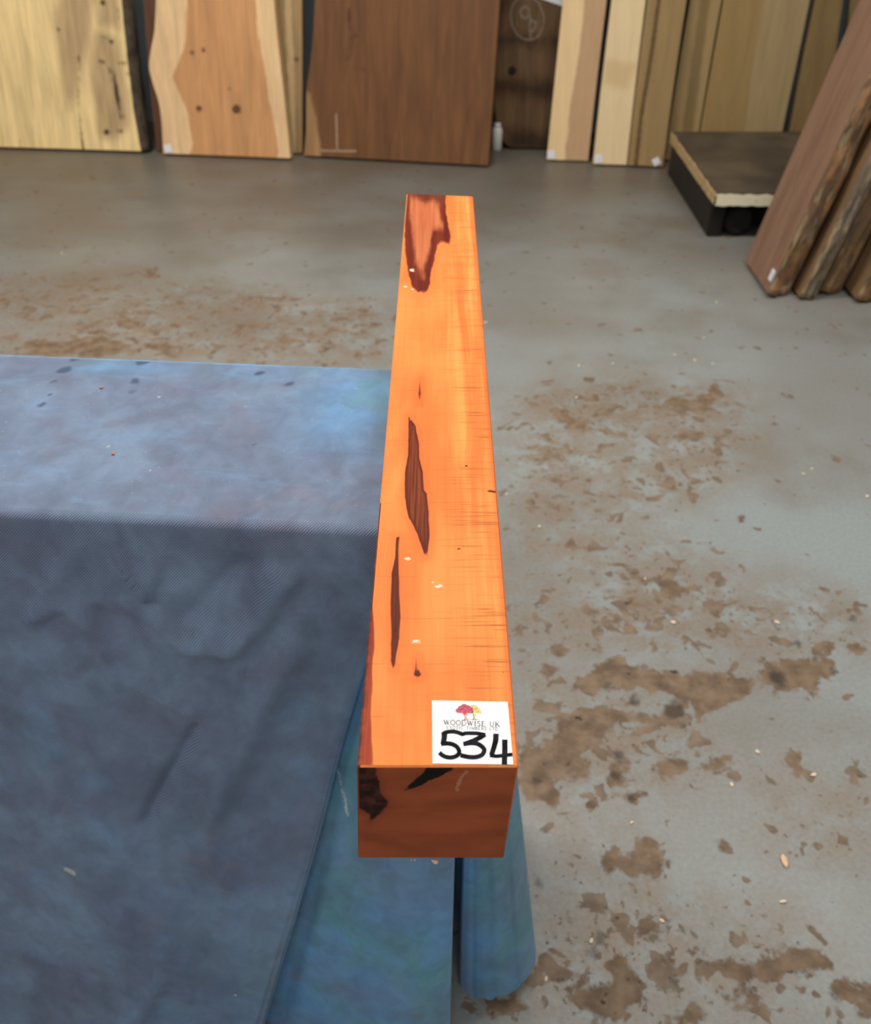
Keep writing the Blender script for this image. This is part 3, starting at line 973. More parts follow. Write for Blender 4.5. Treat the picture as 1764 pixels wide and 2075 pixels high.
CREASES = [  # soft wrinkles of the front: pixel polylines, height (m), half width (m)
    ([(30, 1055), (110, 1130), (190, 1215), (262, 1290)], 0.0038, 0.005),
    ([(75, 1065), (160, 1160), (230, 1240)], -0.0016, 0.005),
    ([(350, 1110), (310, 1180), (268, 1270)], 0.0016, 0.006),
    ([(20, 1330), (90, 1312), (160, 1355), (200, 1420), (215, 1440)], 0.0020, 0.007),
    ([(215, 1420), (300, 1455), (380, 1480)], 0.0016, 0.006),
    ([(690, 1090), (620, 1150), (540, 1230)], 0.0018, 0.010),
    ([(460, 1250), (400, 1300), (330, 1350), (180, 1330)], -0.0020, 0.010),
    ([(500, 1240), (640, 1250)], -0.0016, 0.007),
    ([(390, 1140), (470, 1135), (520, 1180)], 0.0018, 0.010),
    ([(390, 1510), (340, 1580), (300, 1650)], -0.0030, 0.007),
    ([(300, 1340), (360, 1365), (450, 1375), (520, 1330), (560, 1270)], 0.0038, 0.012),
    ([(255, 1955), (300, 2010), (360, 2075)], -0.0026, 0.007),
    ([(440, 1590), (430, 1700), (470, 1740)], 0.0020, 0.010),
    ([(350, 1860), (320, 1910), (260, 1950)], 0.0024, 0.012),
    ([(120, 1180), (70, 1260), (30, 1330)], 0.0016, 0.010),
    ([(600, 1340), (540, 1460), (480, 1560), (420, 1640)], 0.0026, 0.016),
]
CR = []
for pts, hgt, wd in CREASES:
    P3 = []
    for x, y in pts:
        # on the sloping front of the cloth
        n = Vector((0.07, 1.0, 0.085)).normalized()
        P3.append(on_plane(x, y, edge_front(0.3), n))
    CR.append(([(p.x, p.z) for p in P3], hgt, wd))

NT_ROWS = 130
V, UV, F2 = [], [], []
nrow = None
blue, wet = [], []
ARC = 5
ulen = 0.0
for ri, (e, ins, hm, hz) in enumerate(rails):
    if ri:
        ulen += (Vector(hm) - Vector(rails[ri - 1][2])).length
    col = []
    out = e - ins
    out.z = 0
    for a in range(ARC):
        th = math.pi / 2 * a / ARC
        p = ins + out * math.sin(th)
        p = Vector((p.x, p.y, T_Z - RAD * (1 - math.cos(th))))
        col.append((p, -RAD + RAD * 1.5 * a / ARC))
    ztop = T_Z - RAD
    for j in range(NT_ROWS + 1):
        t = j / NT_ROWS
        z = ztop + (hz - ztop) * t
        g = t if ri >= n_front - 1 else t
        x = e.x + (hm[0] - e.x) * g
        y = e.y + (hm[1] - e.y) * g
        col.append((Vector((x, y, z)), RAD * 0.6 + (ztop - z)))
    nrow = len(col)
    for p, v in col:
        V.append(p)
        UV.append((e.x if ri < n_front else e.x + (ulen if False else 0) + (hm[0] - e.x) * 0.0, v))
V = np.array([tuple(p) for p in V])
VU = np.zeros(len(V))
for ri in range(len(rails)):   # u follows the cloth along each row
    sl = slice(ri * nrow, (ri + 1) * nrow)
    if ri == 0:
        VU[sl] = V[sl, 0]
    else:
        pr = slice((ri - 1) * nrow, ri * nrow)
        VU[sl] = VU[pr] + np.linalg.norm(V[sl, :2] - V[pr, :2], axis=1)
VV = np.array([uv[1] for uv in UV])
# wrinkles: push the front in and out
ridx = np.repeat(np.arange(len(rails)), nrow)
dropf = np.clip((T_Z - RAD - V[:, 2]) / 0.04, 0, 1)
disp = np.zeros(len(V))
vis = (ridx < n_front) & (V[:, 0] > -0.75)
for pts, hgt, wd in CR:
    d = line_dist(V[:, [0, 2]], pts)
    disp += np.where(vis, 3.3 * hgt * np.exp(-(d / wd) ** 2), 0)
for i in np.nonzero(ridx < n_fold)[0]:
    x, y, z = V[i]
    front = 1.0 if ridx[i] < n_front - 25 else 0.45
    s = VU[i]
    w = noise.noise((s * 7, z * 6 + s * 4, 0.3)) * 0.0085 + noise.noise((s * 16 + z * 9, z * 16, 4.0)) * 0.0046 \
        + noise.noise((s * 38 + z * 20, z * 34, 8.0)) * 0.0014
    disp[i] += w * front
V[:, 1] -= disp * dropf
tt = np.clip((T_Z - V[:, 2]) / (T_Z - 0.01), 0, 1)
near_fold = np.where(ridx < n_front, np.exp(-((ridx - n_front) / 20.0) ** 2), np.where(ridx < n_front + 60, 1.0, np.exp(-((ridx - n_front - 60) / 30.0) ** 2)))
near_fold = np.where(ridx >= n_fold, 0.0, near_fold)
V[:, 1] += near_fold * 0.032 * np.sin(np.pi * np.clip((tt - 0.02) / 0.50, 0, 1)) ** 1.5
F2 = [(r * nrow + j, r * nrow + j + 1, (r + 1) * nrow + j + 1, (r + 1) * nrow + j)
      for r in range(len(rails) - 1) for j in range(nrow - 1)]
# the flat top
tx = [-d for d in front_d if d > RAD * 2] + [-RAD]
ty = list(np.linspace(RAD, T_DEP - RAD, 60))
b0 = len(V)
TV, TU = [], []
for b_ in ty:
    for a_ in tx:
        p = TC - TD * a_ + TB * b_
        TV.append((p.x, p.y, T_Z)); TU.append((p.x, -b_))
V = np.vstack([V, np.array(TV)])
VU = np.concatenate([VU, [u for u, v in TU]])
VV = np.concatenate([VV, [v for u, v in TU]])
nx_ = len(tx)
F2 += [(b0 + j * nx_ + i, b0 + j * nx_ + i + 1, b0 + (j + 1) * nx_ + i + 1, b0 + (j + 1) * nx_ + i)
       for j in range(len(ty) - 1) for i in range(nx_ - 1)]
# dye: where the cloth is bluer / wet spots / pale scuffs
is_top = np.arange(len(V)) >= b0
topP = V[:, :2]
blue = np.zeros(len(V))
for x, y, rx, ry, k_ in [(760, 780, 0.05, 0.05, 1.0), (700, 850, 0.05, 0.06, 0.8), (560, 760, 0.05, 0.012, 0.7), (240, 745, 0.07, 0.012, 0.7), (640, 740, 0.05, 0.012, 0.6)]:
    p = on_z(x, y, T_Z)
    q = ((topP[:, 0] - p.x) / rx) ** 2 + ((topP[:, 1] - p.y) / ry) ** 2
    blue += np.where(is_top, 0.62 * k_ * np.exp(-q), 0)
ridx_all = np.concatenate([ridx, np.full(len(V) - b0, -1)])
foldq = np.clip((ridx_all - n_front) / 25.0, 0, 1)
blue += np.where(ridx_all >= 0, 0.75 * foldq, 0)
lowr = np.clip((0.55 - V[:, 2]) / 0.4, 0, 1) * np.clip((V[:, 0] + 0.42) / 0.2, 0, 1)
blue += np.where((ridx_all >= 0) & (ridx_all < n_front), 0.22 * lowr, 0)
wet = np.full(len(V), -1.0)
for x, y, rx, ry in [(290, 733, 17, 7), (152, 727, 14, 4), (130, 750, 17, 6), (273, 772, 9, 7), (268, 794, 9, 4), (100, 800, 6, 3), (86, 820, 9, 4), (588, 778, 12, 4),
                     (110, 773, 8, 3), (515, 900, 7, 2), (525, 757, 14, 4)]:
    poly = [on_z(x + rx * math.cos(a), y + ry * math.sin(a) - 0.25 * rx * math.cos(a), T_Z).xy for a in np.linspace(0, 2 * math.pi, 11)[:-1]]
    wet = np.maximum(wet, np.where(is_top, poly_sdf(topP, poly), -1))
scuff = np.full(len(V), -1.0)
fr = (ridx_all >= 0) & (ridx_all < n_front)
for pts, w_, Yp in [([(128, 1790), (138, 1793)], 0.0045, 0.51), ([(474, 2027), (476, 2029)], 0.0016, 0.485)]:
    L3 = [on_y(x, y, Yp) for x, y in pts]
    scuff = np.maximum(scuff, np.where(fr, w_ - line_dist(V[:, [0, 2]], [(p.x, p.z) for p in L3]), -1))
fo = ridx_all >= n_front + 50
L3 = [on_y(x, y, 0.52) for x, y in [(670, 1635), (684, 1665), (700, 1705)]]
scuff = np.maximum(scuff, np.where(fo, 0.0014 - line_dist(V[:, [0, 2]], [(p.x, p.z) for p in L3]), -1))
p = on_z(630, 851, T_Z)
for x, y in [(630, 851), (322, 805), (495, 824), (725, 787), (222, 905), (300, 955)]:
    p = on_z(x, y, T_Z)
    scuff = np.maximum(scuff, np.where(is_top, 0.0018 - np.hypot(topP[:, 0] - p.x, (topP[:, 1] - p.y)), -1))

m = NT('dyed_twill')
uv = m.coord('UV')
obj_c = m.coord('Object')
big = m.noise(obj_c, 7, 4, 0.55, 0.5)
med = m.noise(m.mapping(obj_c, (1, 1, 1), loc=(3, 5, 1)), 18, 5, 0.6, 0.4)
strk = m.noise(m.mapping(obj_c, (14, 34, 10), rot=(0, 0, 0.6)), 1.0, 4, 0.6, 0.3)
col = m.mix(m.ss(big, 0.30, 0.70), lin(104, 116, 142), lin(122, 142, 170))
col = m.mix(m.math('MULTIPLY', m.ss(med, 0.45, 0.75), 0.55), col, lin(116, 116, 142))
mot = m.noise(m.mapping(obj_c, (1.3, 1, 1), rot=(0, 0.5, 0), loc=(2, 3, 9)), 30, 5, 0.65, 0.6)
col = m.mix(m.math('MULTIPLY', m.ss(strk, 0.5, 0.72), 0.45), col, lin(118, 152, 190))
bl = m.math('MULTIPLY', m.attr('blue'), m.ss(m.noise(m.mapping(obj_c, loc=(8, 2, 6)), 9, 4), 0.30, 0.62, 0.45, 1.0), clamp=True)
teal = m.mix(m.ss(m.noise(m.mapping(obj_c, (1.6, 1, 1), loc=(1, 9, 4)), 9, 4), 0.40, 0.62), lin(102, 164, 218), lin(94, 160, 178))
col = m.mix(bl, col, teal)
col = m.mix(m.math('MULTIPLY', m.ss(m.noise(m.mapping(obj_c, loc=(7, 7, 7)), 14, 4), 0.60, 0.78), 0.35), col, lin(128, 112, 116))
col = m.scale(col, m.ss(mot, 0.28, 0.72, 0.89, 1.12))
col = m.scale(col, m.ss(med, 0.30, 0.70, 1.06, 0.95))
wn = m.math('MULTIPLY', m.math('SUBTRACT', m.noise(obj_c, 90, 3), 0.5), 0.008)
col = m.mix(m.math('MULTIPLY', m.ss(m.math('ADD', m.attr('wet'), wn), -0.002, 0.002), 0.75), col, lin(52, 66, 96))
sn = m.math('MULTIPLY', m.math('SUBTRACT', m.noise(obj_c, 220, 3), 0.5), 0.008)
col = m.mix(m.math('MULTIPLY', m.ss(m.math('ADD', m.attr('scuff'), sn), -0.001, 0.0015), 0.8), col, lin(205, 205, 205))
u_, v_, _ = m.sep(uv)
ph = m.math('MULTIPLY', m.math('ADD', u_, v_), 2 * math.pi / 0.0026)
tw = m.math('SINE', ph)
col = m.scale(col, m.math('MULTIPLY_ADD', tw, 0.20, 1.0))
m.set(Base_Color=col, Roughness=0.85, Specular_IOR_Level=0.25, Sheen_Weight=0.15, Sheen_Roughness=0.4)
fine = m.noise(obj_c, 500, 2)
m.bump(m.math('ADD', tw, m.math('MULTIPLY', fine, 0.6)), 0.45, 0.0004)
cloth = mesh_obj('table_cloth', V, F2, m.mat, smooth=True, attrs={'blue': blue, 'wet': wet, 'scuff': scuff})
uvl = cloth.data.uv_layers.new(name='UVMap')
li = np.zeros(len(cloth.data.loops), dtype=np.int32)
cloth.data.loops.foreach_get('vertex_index', li)
uvl.data.foreach_set('uv', np.stack([VU[li], VV[li]], 1).ravel().astype(np.float32))
fix_normals(cloth)
tag(cloth, 'blue-grey mottled twill cloth draped over the narrow table', 'cloth')
thread_mat = plain('green_thread', lin(110, 160, 140), 0.8)
for x, y, dx in [(920, 1984, 2), (955, 1996, 4), (1066, 1948, 3), (988, 2010, 1)]:
    p = on_z(x, y, 0.012)
    pts = [(0, 0), (0.0012 * dx * 0.5, -0.003), (0.0006 * dx, -0.006)]
    vv, ff = ribbon(smooth_pts(pts, 4), 0.0012)
    o = mesh_obj('frayed_thread', [(p.x + a[0], p.y + a[1] - 0.001, p.z + a[1] * 0.6) for a in vv], ff, thread_mat, cloth)
    md_ = o.modifiers.new('thick', 'SOLIDIFY'); md_.thickness = 0.0008

# ------------------------------------------------------------------ the beam
BT = 0.883
bn0, bn1 = on_z(723, 1553, BT), on_z(1051, 1553, BT)
bf0, bf1 = on_z(824, 392, BT), on_z(958, 398, BT)
BH = BT - (T_Z + 0.0015)
beam_o = Vector(((bn0.x + bn1.x) / 2, bn0.y, T_Z + 0.0015))
BEAM_M = Matrix.Translation(beam_o)
def bl_(p): return Vector((p.x - beam_o.x, p.y - beam_o.y))
c00, c10, c01, c11 = bl_(bn0), bl_(bn1), bl_(bf0), bl_(bf1)
def top_px(x, y):
    p = on_z(x, y, BT)
    return (p.x - beam_o.x, p.y - beam_o.y)
def front_px(x, y):
    p = on_y(x, y, beam_o.y)
    return (p.x - beam_o.x, p.z - beam_o.z)
def c6(pts): return [top_px(720 + 0.2506 * x, 360 + 0.2506 * y) for x, y in pts]
def c7(pts): return [top_px(700 + 0.2892 * x, 820 + 0.2892 * y) for x, y in pts]
def c5t(pts): return [top_px(680 + 0.2494 * x, 1360 + 0.2494 * y) for x, y in pts]
def c5f(pts): return [front_px(680 + 0.2494 * x, 1360 + 0.2494 * y) for x, y in pts]

CH = 0.0009
NXB, NYB = 44, 420
BV, BF = [], []
bevel_corner = {}
def blerp(u, v):
    a = c00.lerp(c10, u); b = c01.lerp(c11, u)
    return a.lerp(b, v)
W_ = (c10 - c00).length; L_ = (c01 - c00).length
for j in range(NYB + 1):
    for i in range(NXB + 1):
        u = CH / W_ + (1 - 2 * CH / W_) * i / NXB
        v = CH / L_ + (1 - 2 * CH / L_) * j / NYB
        p = blerp(u, v)
        BV.append((p.x, p.y, BH))
ntop = len(BV)
for j in range(NYB):
    for i in range(NXB):
        k0 = j * (NXB + 1) + i
        BF.append((k0, k0 + 1, k0 + NXB + 2, k0 + NXB + 1))
NE = 60
for j in range(NE + 1):
    for i in range(NE + 1):
        u = CH / W_ + (1 - 2 * CH / W_) * i / NE
        z = CH + (BH - 2 * CH) * j / NE
        taper = 0.0038 * (1 - j / NE)
        p = c00.lerp(c10, u)
        BV.append((p.x - taper, p.y, z))
nend = len(BV)
for j in range(NE):
    for i in range(NE):
        k0 = ntop + j * (NE + 1) + i
        BF.append((k0, k0 + NE + 1, k0 + NE + 2, k0 + 1))
# remaining faces and the slim chamfers
def addq(*pts):
    b = len(BV)
    BV.extend(pts)
    BF.append(tuple(range(b, b + len(pts))))
tl = lambda u, v: blerp(u, v)
cu, cv = CH / W_, CH / L_
def P3(u, v, z):
    p = blerp(u, v)
    tp = 0.0038 * (1 - z / BH)
    return (p.x - tp, p.y, z)
addq(P3(0, cv, CH), P3(0, cv, BH - CH), P3(0, 1 - cv, BH - CH), P3(0, 1 - cv, CH))          # left
addq(P3(1, cv, CH), P3(1, 1 - cv, CH), P3(1, 1 - cv, BH - CH), P3(1, cv, BH - CH))          # right
addq(P3(cu, 1, CH), P3(1 - cu, 1, CH), P3(1 - cu, 1, BH - CH), P3(cu, 1, BH - CH))          # far end
addq(P3(cu, cv, 0), P3(1 - cu, cv, 0), P3(1 - cu, 1 - cv, 0), P3(cu, 1 - cv, 0))            # underside
for z0, z1 in ((BH, BH - CH), (0, CH)):
    addq(P3(cu, cv, z0), P3(1 - cu, cv, z0), P3(1 - cu, 0, z1), P3(cu, 0, z1))
    addq(P3(cu, 1 - cv, z0), P3(1 - cu, 1 - cv, z0), P3(1 - cu, 1, z1), P3(cu, 1, z1))
    addq(P3(cu, cv, z0), P3(cu, 0.25, z0), P3(0, 0.25, z1), P3(0, cv, z1))
    addq(P3(cu, 0.2501, z0), P3(cu, 1 - cv, z0), P3(0, 1 - cv, z1), P3(0, 0.2501, z1))
    addq(P3(1 - cu, cv, z0), P3(1 - cu, 1 - cv, z0), P3(1, 1 - cv, z1), P3(1, cv, z1))
    for (a, a2) in ((cu, 0), (1 - cu, 1)):
        for (b, b2) in ((cv, 0), (1 - cv, 1)):
            addq(P3(a, b, z0), P3(a2, b, z1), P3(a, b2, z1))
for (a, a2) in ((cu, 0), (1 - cu, 1)):
    for (b, b2) in ((cv, 0), (1 - cv, 1)):
        addq(P3(a, b2, CH), P3(a, b2, BH - CH), P3(a2, b, BH - CH), P3(a2, b, CH))
nv = len(BV)
left_low = [i_ for i_ in range(nend, nv) if BV[i_][0] < -0.03 and BV[i_][1] < 0.25005 * L_ + 0.001]
tp2 = np.array([(v[0], v[1]) for v in BV[:ntop]])
patch = np.full(nv, -1.0); streak = np.full(nv, -1.0); strip_ = np.full(nv, -1.0); endm = np.full(nv, -1.0); endk = np.full(nv, -1.0)
endf = np.zeros(nv); endf[ntop:nend] = 1.0
for i_ in range(nend, nv):
    if BV[i_][1] < 0.0012 and BV[i_][2] < BH - 1.5 * CH: endf[i_] = 1.0
wax = np.full(nv, -1.0); nick = np.full(nv, -1.0)
ST = np.array([1.0, 0.16])
patch[:ntop] = poly_sdf(tp2 * ST, np.array(c6([(395, 60), (725, 80), (735, 290), (755, 400), (772, 480), (760, 535), (690, 525), (660, 560), (640, 650), (612, 760),
                                (600, 870), (570, 930), (510, 935), (460, 885), (420, 760), (402, 600), (396, 400), (390, 200)])) * ST)
for poly in [c7([(440, 75), (490, 150), (510, 250), (520, 380), (540, 480), (550, 600), (570, 620), (585, 830), (590, 920), (570, 1075), (545, 1040),
                 (500, 900), (440, 790), (415, 650), (415, 480), (435, 350), (440, 200)]),
             c7([(352, 925), (378, 925), (372, 1080), (376, 1250), (384, 1500), (376, 1640), (338, 1860), (314, 1800), (318, 1650), (315, 1350), (320, 1180), (345, 1080)]),
             c7([(495, 1770), (510, 1855), (532, 1890), (500, 1918), (476, 1890), (488, 1855)]),
             c6([(521, 1620), (532, 1740), (520, 1840), (508, 1750)])]:
    streak[:ntop] = np.maximum(streak[:ntop], poly_sdf(tp2, poly))
strip_[:ntop] = poly_sdf(tp2, c7([(168, 1330), (186, 1420), (197, 1530), (201, 1700), (188, 1850), (184, 2060)]) +
                         c5t([(290, 200), (285, 380), (295, 560), (305, 770), (60, 790), (60, 0)]))
strip_[left_low] = 0.01
for x, y, r in [(436, 1079, .0013), (610, 1248, .0011), (655, 1270, .0016), (497, 1660, .0017), (535, 1210, .0006)]:
    q = c7([(x, y)])[0]
    wax[:ntop] = np.maximum(wax[:ntop], r - np.hypot((tp2[:, 0] - q[0]) * 0.6, tp2[:, 1] - q[1]))
for x, y, r in [(460, 747, .0016), (405, 882, .0010), (465, 902, .0010)]:
    q = c6([(x, y)])[0]
    wax[:ntop] = np.maximum(wax[:ntop], r - np.hypot((tp2[:, 0] - q[0]) * 0.6, (tp2[:, 1] - q[1]) * 0.4))
nick[:ntop] = np.maximum(nick[:ntop], 0.0012 - line_dist(tp2, c7([(1003, 606), (1052, 612)])))
for x, y, r in [(795, 1010, .0012), (845, 428, .0012), (830, 1580, .0008), (1105, 1870, .0008)]:
    q = c7([(x, y)])[0]
    nick[:ntop] = np.maximum(nick[:ntop], r - np.hypot(tp2[:, 0] - q[0], tp2[:, 1] - q[1]))
nick[:ntop] = np.maximum(nick[:ntop], 0.0004 - line_dist(tp2, c7([(347, 1250), (346, 1420), (348, 1640)])))
nick[:ntop] = np.maximum(nick[:ntop], 0.0005 - line_dist(tp2, c7([(510, 700), (512, 790)])))
ep = np.array([(v[0], v[2]) for v in BV[ntop:nend]])
endm[ntop:nend] = poly_sdf(ep, c5f([(120, 740), (308, 740), (342, 860), (380, 1015), (432, 1052), (412, 1112), (350, 1165), (270, 1240), (280, 1160), (190, 1120), (120, 1080)]))
endk[ntop:nend] = poly_sdf(ep, c5f([(530, 985), (620, 895), (700, 830), (735, 790), (740, 740), (980, 740), (945, 800), (880, 845), (770, 885), (690, 930), (600, 962)]))
wax[ntop:nend] = 0.0010 - line_dist(ep, c5f([(1062, 815), (1010, 880), (992, 930), (988, 975)]))

m = NT('waxed_orange_hardwood')
c = m.coord()
x_, y_, z_ = m.sep(c)
long1 = m.noise(m.mapping(c, (55, 2.2, 55)), 1.6, 4, 0.6, 0.5)
long2 = m.noise(m.mapping(c, (420, 9, 420)), 1.0, 3, 0.6)
wide = m.noise(m.mapping(c, (26, 6, 26), loc=(2, 0, 0)), 1.0, 3, 0.5, 0.6)
saw = m.noise(m.mapping(c, (14, 620, 14)), 1.0, 2, 0.6)
saw2 = m.noise(m.mapping(c, (22, 150, 10), loc=(4, 4, 4)), 1.0, 4, 0.6)
base = m.mix(m.ss(wide, 0.34, 0.66), lin(238, 127, 62), lin(248, 149, 78))
right = m.ss(x_, -0.008, 0.030)
base = m.mix(m.math('MULTIPLY', m.ss(long1, 0.42, 0.70), m.math('MULTIPLY_ADD', right, 0.7, 0.15)), base, lin(252, 172, 92))
base = m.scale(base, m.ss(long2, 0.25, 0.75, 0.93, 1.06))
sawm = m.math('MULTIPLY', m.ss(saw, 0.48, 0.62), m.math('MULTIPLY', m.ss(saw2, 0.45, 0.62), m.math('MULTIPLY_ADD', right, 0.60, 0.10)))
base = m.mix(sawm, base, lin(168, 84, 40))
kw = m.math('FRACT', m.math('ADD', m.math('MULTIPLY', y_, 27.0), m.math('MULTIPLY', m.noise(c, 9, 2), 0.35)))
kerf = m.math('MULTIPLY', m.ss(kw, 0.0, 0.035, 1.0, 0.0), m.ss(m.noise(m.mapping(c, (40, 30, 1), loc=(1, 2, 3)), 1.0, 3), 0.38, 0.60, 0.0, 0.40))
base = m.mix(kerf, base, lin(160, 76, 36))
edge_r = m.ss(x_, 0.0365, 0.0405)
base = m.mix(m.math('MULTIPLY', edge_r, 0.6), base, lin(226, 96, 44))
wob = m.math('MULTIPLY', m.math('SUBTRACT', m.noise(m.mapping(c, (160, 50, 160)), 1.0, 3), 0.5), 0.0030)
# far heartwood patch: paler brown inside, dark rim
pd = m.math('ADD', m.attr('patch'), wob)
gr = m.noise(m.mapping(c, (240, 6, 240)), 1.2, 4, 0.65, 0.3)
heart = m.mix(m.ss(gr, 0.35, 0.70), lin(186, 98, 62), lin(206, 122, 80))
rim = m.mix(m.ss(gr, 0.3, 0.7), lin(96, 28, 16), lin(126, 44, 26))
rimw = m.math('ADD', pd, m.math('MULTIPLY', m.math('SUBTRACT', m.noise(m.mapping(c, (70, 14, 70)), 1.0, 3), 0.5), 0.012))
heart = m.mix(m.ss(rimw, 0.0050, 0.0105), rim, heart)
far_dark = m.math('MULTIPLY', m.ss(y_, 0.775, 0.825), m.ss(m.noise(m.mapping(c, (90, 10, 90), loc=(0, 3, 1)), 1.0, 4), 0.42, 0.60))
heart = m.mix(far_dark, heart, lin(110, 56, 34))
halo = m.ss(pd, -0.010, 0.001)
base = m.mix(m.math('MULTIPLY', halo, 0.35), base, lin(222, 96, 44))
base = m.mix(m.ss(pd, -0.0006, 0.0008), base, heart)
# narrow brown streaks
sd = m.math('ADD', m.attr('streak'), m.math('MULTIPLY', wob, 0.5))
gs = m.noise(m.mapping(c, (520, 8, 520)), 1.0, 4, 0.7, 0.2)
sc = m.mix(m.ss(gs, 0.36, 0.66), lin(90, 32, 13), lin(142, 66, 30))
sc = m.mix(m.ss(sd, 0.0006, 0.0026), lin(98, 32, 14), sc)
base = m.mix(m.math('MULTIPLY', m.ss(sd, -0.007, 0.0), 0.30), base, lin(226, 92, 42))
base = m.mix(m.ss(sd, -0.0005, 0.0006), base, sc)
# red strip on the left arris
tr = m.math('ADD', m.attr('strip'), m.math('MULTIPLY', wob, 0.5))
red = m.mix(m.ss(long2, 0.3, 0.7), lin(150, 54, 30), lin(182, 76, 44))
red = m.mix(m.math('MULTIPLY', m.ss(m.math('MULTIPLY', x_, -1.0), 0.0355, 0.0400), m.ss(saw2, 0.2, 0.6)), red, lin(104, 50, 34))
base = m.mix(m.ss(tr, -0.0006, 0.0006), base, red)
base = m.mix(m.ss(m.attr('nick'), -0.0003, 0.0003), base, lin(70, 30, 16))
# end grain
eg = m.noise(m.mapping(c, (18, 1, 55), rot=(0, -0.5, 0)), 1.0, 3, 0.5, 0.6)
endc = m.mix(m.ss(eg, 0.3, 0.7), lin(138, 68, 40), lin(162, 82, 49))
ew = m.math('MULTIPLY', m.math('SUBTRACT', m.noise(c, 180, 4), 0.5), 0.004)
ed = m.math('ADD', m.attr('endm'), ew)
endc = m.mix(m.ss(m.math('ADD', x_, m.math('MULTIPLY', z_, -0.9)), -0.115, -0.075, 0.55, 0.0), endc, lin(176, 84, 44))
endc = m.mix(m.math('MULTIPLY', m.ss(ed, -0.006, 0.001), 0.4), endc, lin(110, 44, 28))
endc = m.mix(m.ss(ed, -0.0008, 0.001), endc, m.mix(m.ss(m.noise(c, 140, 4), 0.4, 0.65), lin(38, 18, 14), lin(82, 40, 32)))
endc = m.mix(m.ss(m.math('ADD', m.attr('endk'), ew), -0.0006, 0.0008), endc, lin(20, 14, 12))
base = m.mix(m.attr('endf'), base, endc)
flake = m.noise(m.mapping(c, (1, 1, 1), loc=(6, 6, 6)), 420, 3)
wx = m.ss(m.math('ADD', m.attr('wax'), m.math('MULTIPLY', m.math('SUBTRACT', flake, 0.5), 0.003)), -0.0002, 0.0005)
base = m.mix(m.math('MULTIPLY', wx, m.math('MULTIPLY_ADD', m.attr('endf'), -0.75, 0.9)), base, lin(250, 222, 196))
m.set(Base_Color=base, Roughness=0.5, Specular_IOR_Level=0.12)
m.bump(m.math('ADD', saw, m.math('MULTIPLY', long2, 0.5)), 0.10, 0.0006)
beam = mesh_obj('timber_beam', BV, BF, m.mat, attrs={'patch': patch, 'streak': streak, 'strip': strip_, 'endm': endm, 'endk': endk, 'endf': endf, 'wax': wax, 'nick': nick},
                matrix=BEAM_M)
fix_normals(beam)
tag(beam, 'square orange hardwood beam with dark brown streaks lying across the blue cloth', 'beam')

# wax crumbs under the near lower edge
wax_mat = NT('wax')
wax_mat.set(Base_Color=lin(226, 176, 150), Roughness=0.35, Subsurface_Weight=0.2)
for x, y, r in [(882, 1744, 0.0016), (877, 1743, 0.0010), (840, 1742, 0.0006), (833, 1742, 0.0005)]:
    q = front_px(x, y)
    bm = bmesh.new()
    bmesh.ops.create_icosphere(bm, subdivisions=2, radius=r)
    for v in bm.verts:
        v.co *= 1 + 0.35 * noise.noise(v.co * 500 + Vector((x, y, 0)))
        v.co.z *= 0.65
    bmesh.ops.translate(bm, verts=bm.verts, vec=(q[0], -r * 0.3, q[1]))
    bm_obj('wax_blob', bm, wax_mat.mat, beam, True)

# the paper label
paper = NT('white_label_paper')
pc = paper.coord()
paper.set(Base_Color=paper.mix(paper.ss(paper.noise(pc, 150, 3), 0.62, 0.75), lin(246, 247, 250), lin(226, 228, 234)), Roughness=0.5)
def lz(pts, z): return [(a[0], a[1], BH + z) for a in pts]
lab = [top_px(*p) for p in [(876, 1547.5), (1039.5, 1549.5), (1028, 1423), (875, 1420)]]
label = mesh_obj('paper_label', lz(lab, 0.00005) + lz(lab, 0.00035),
                 [(3, 2, 1, 0), (4, 5, 6, 7), (0, 1, 5, 4), (1, 2, 6, 5), (2, 3, 7, 6), (3, 0, 4, 7)], paper.mat, beam)
label['label'] = 'white paper label with printed trees, lettering and 534'
def c8(pts): return [top_px(860 + 0.11338 * x, 1400 + 0.11338 * y) for x, y in pts]


def strokes_obj(name, strokes, mat, z, parent):
    """strokes: (points in label-crop pixels, width in crop pixels) laid as ink on the label"""
    V, F2 = [], []
    for i, (pts, w) in enumerate(strokes):
        v, f = ribbon(pts, w)
        b = len(V)
        V += lz(c8([tuple(a) for a in v]), z + 0.000002 * i)
        F2 += [tuple(k + b for k in g) for g in f]
    o = mesh_obj(name, V, F2, mat, parent)
    # all ink faces look up
    for pl in o.data.polygons:
        if pl.normal.z < 0: pl.flip()
    return o


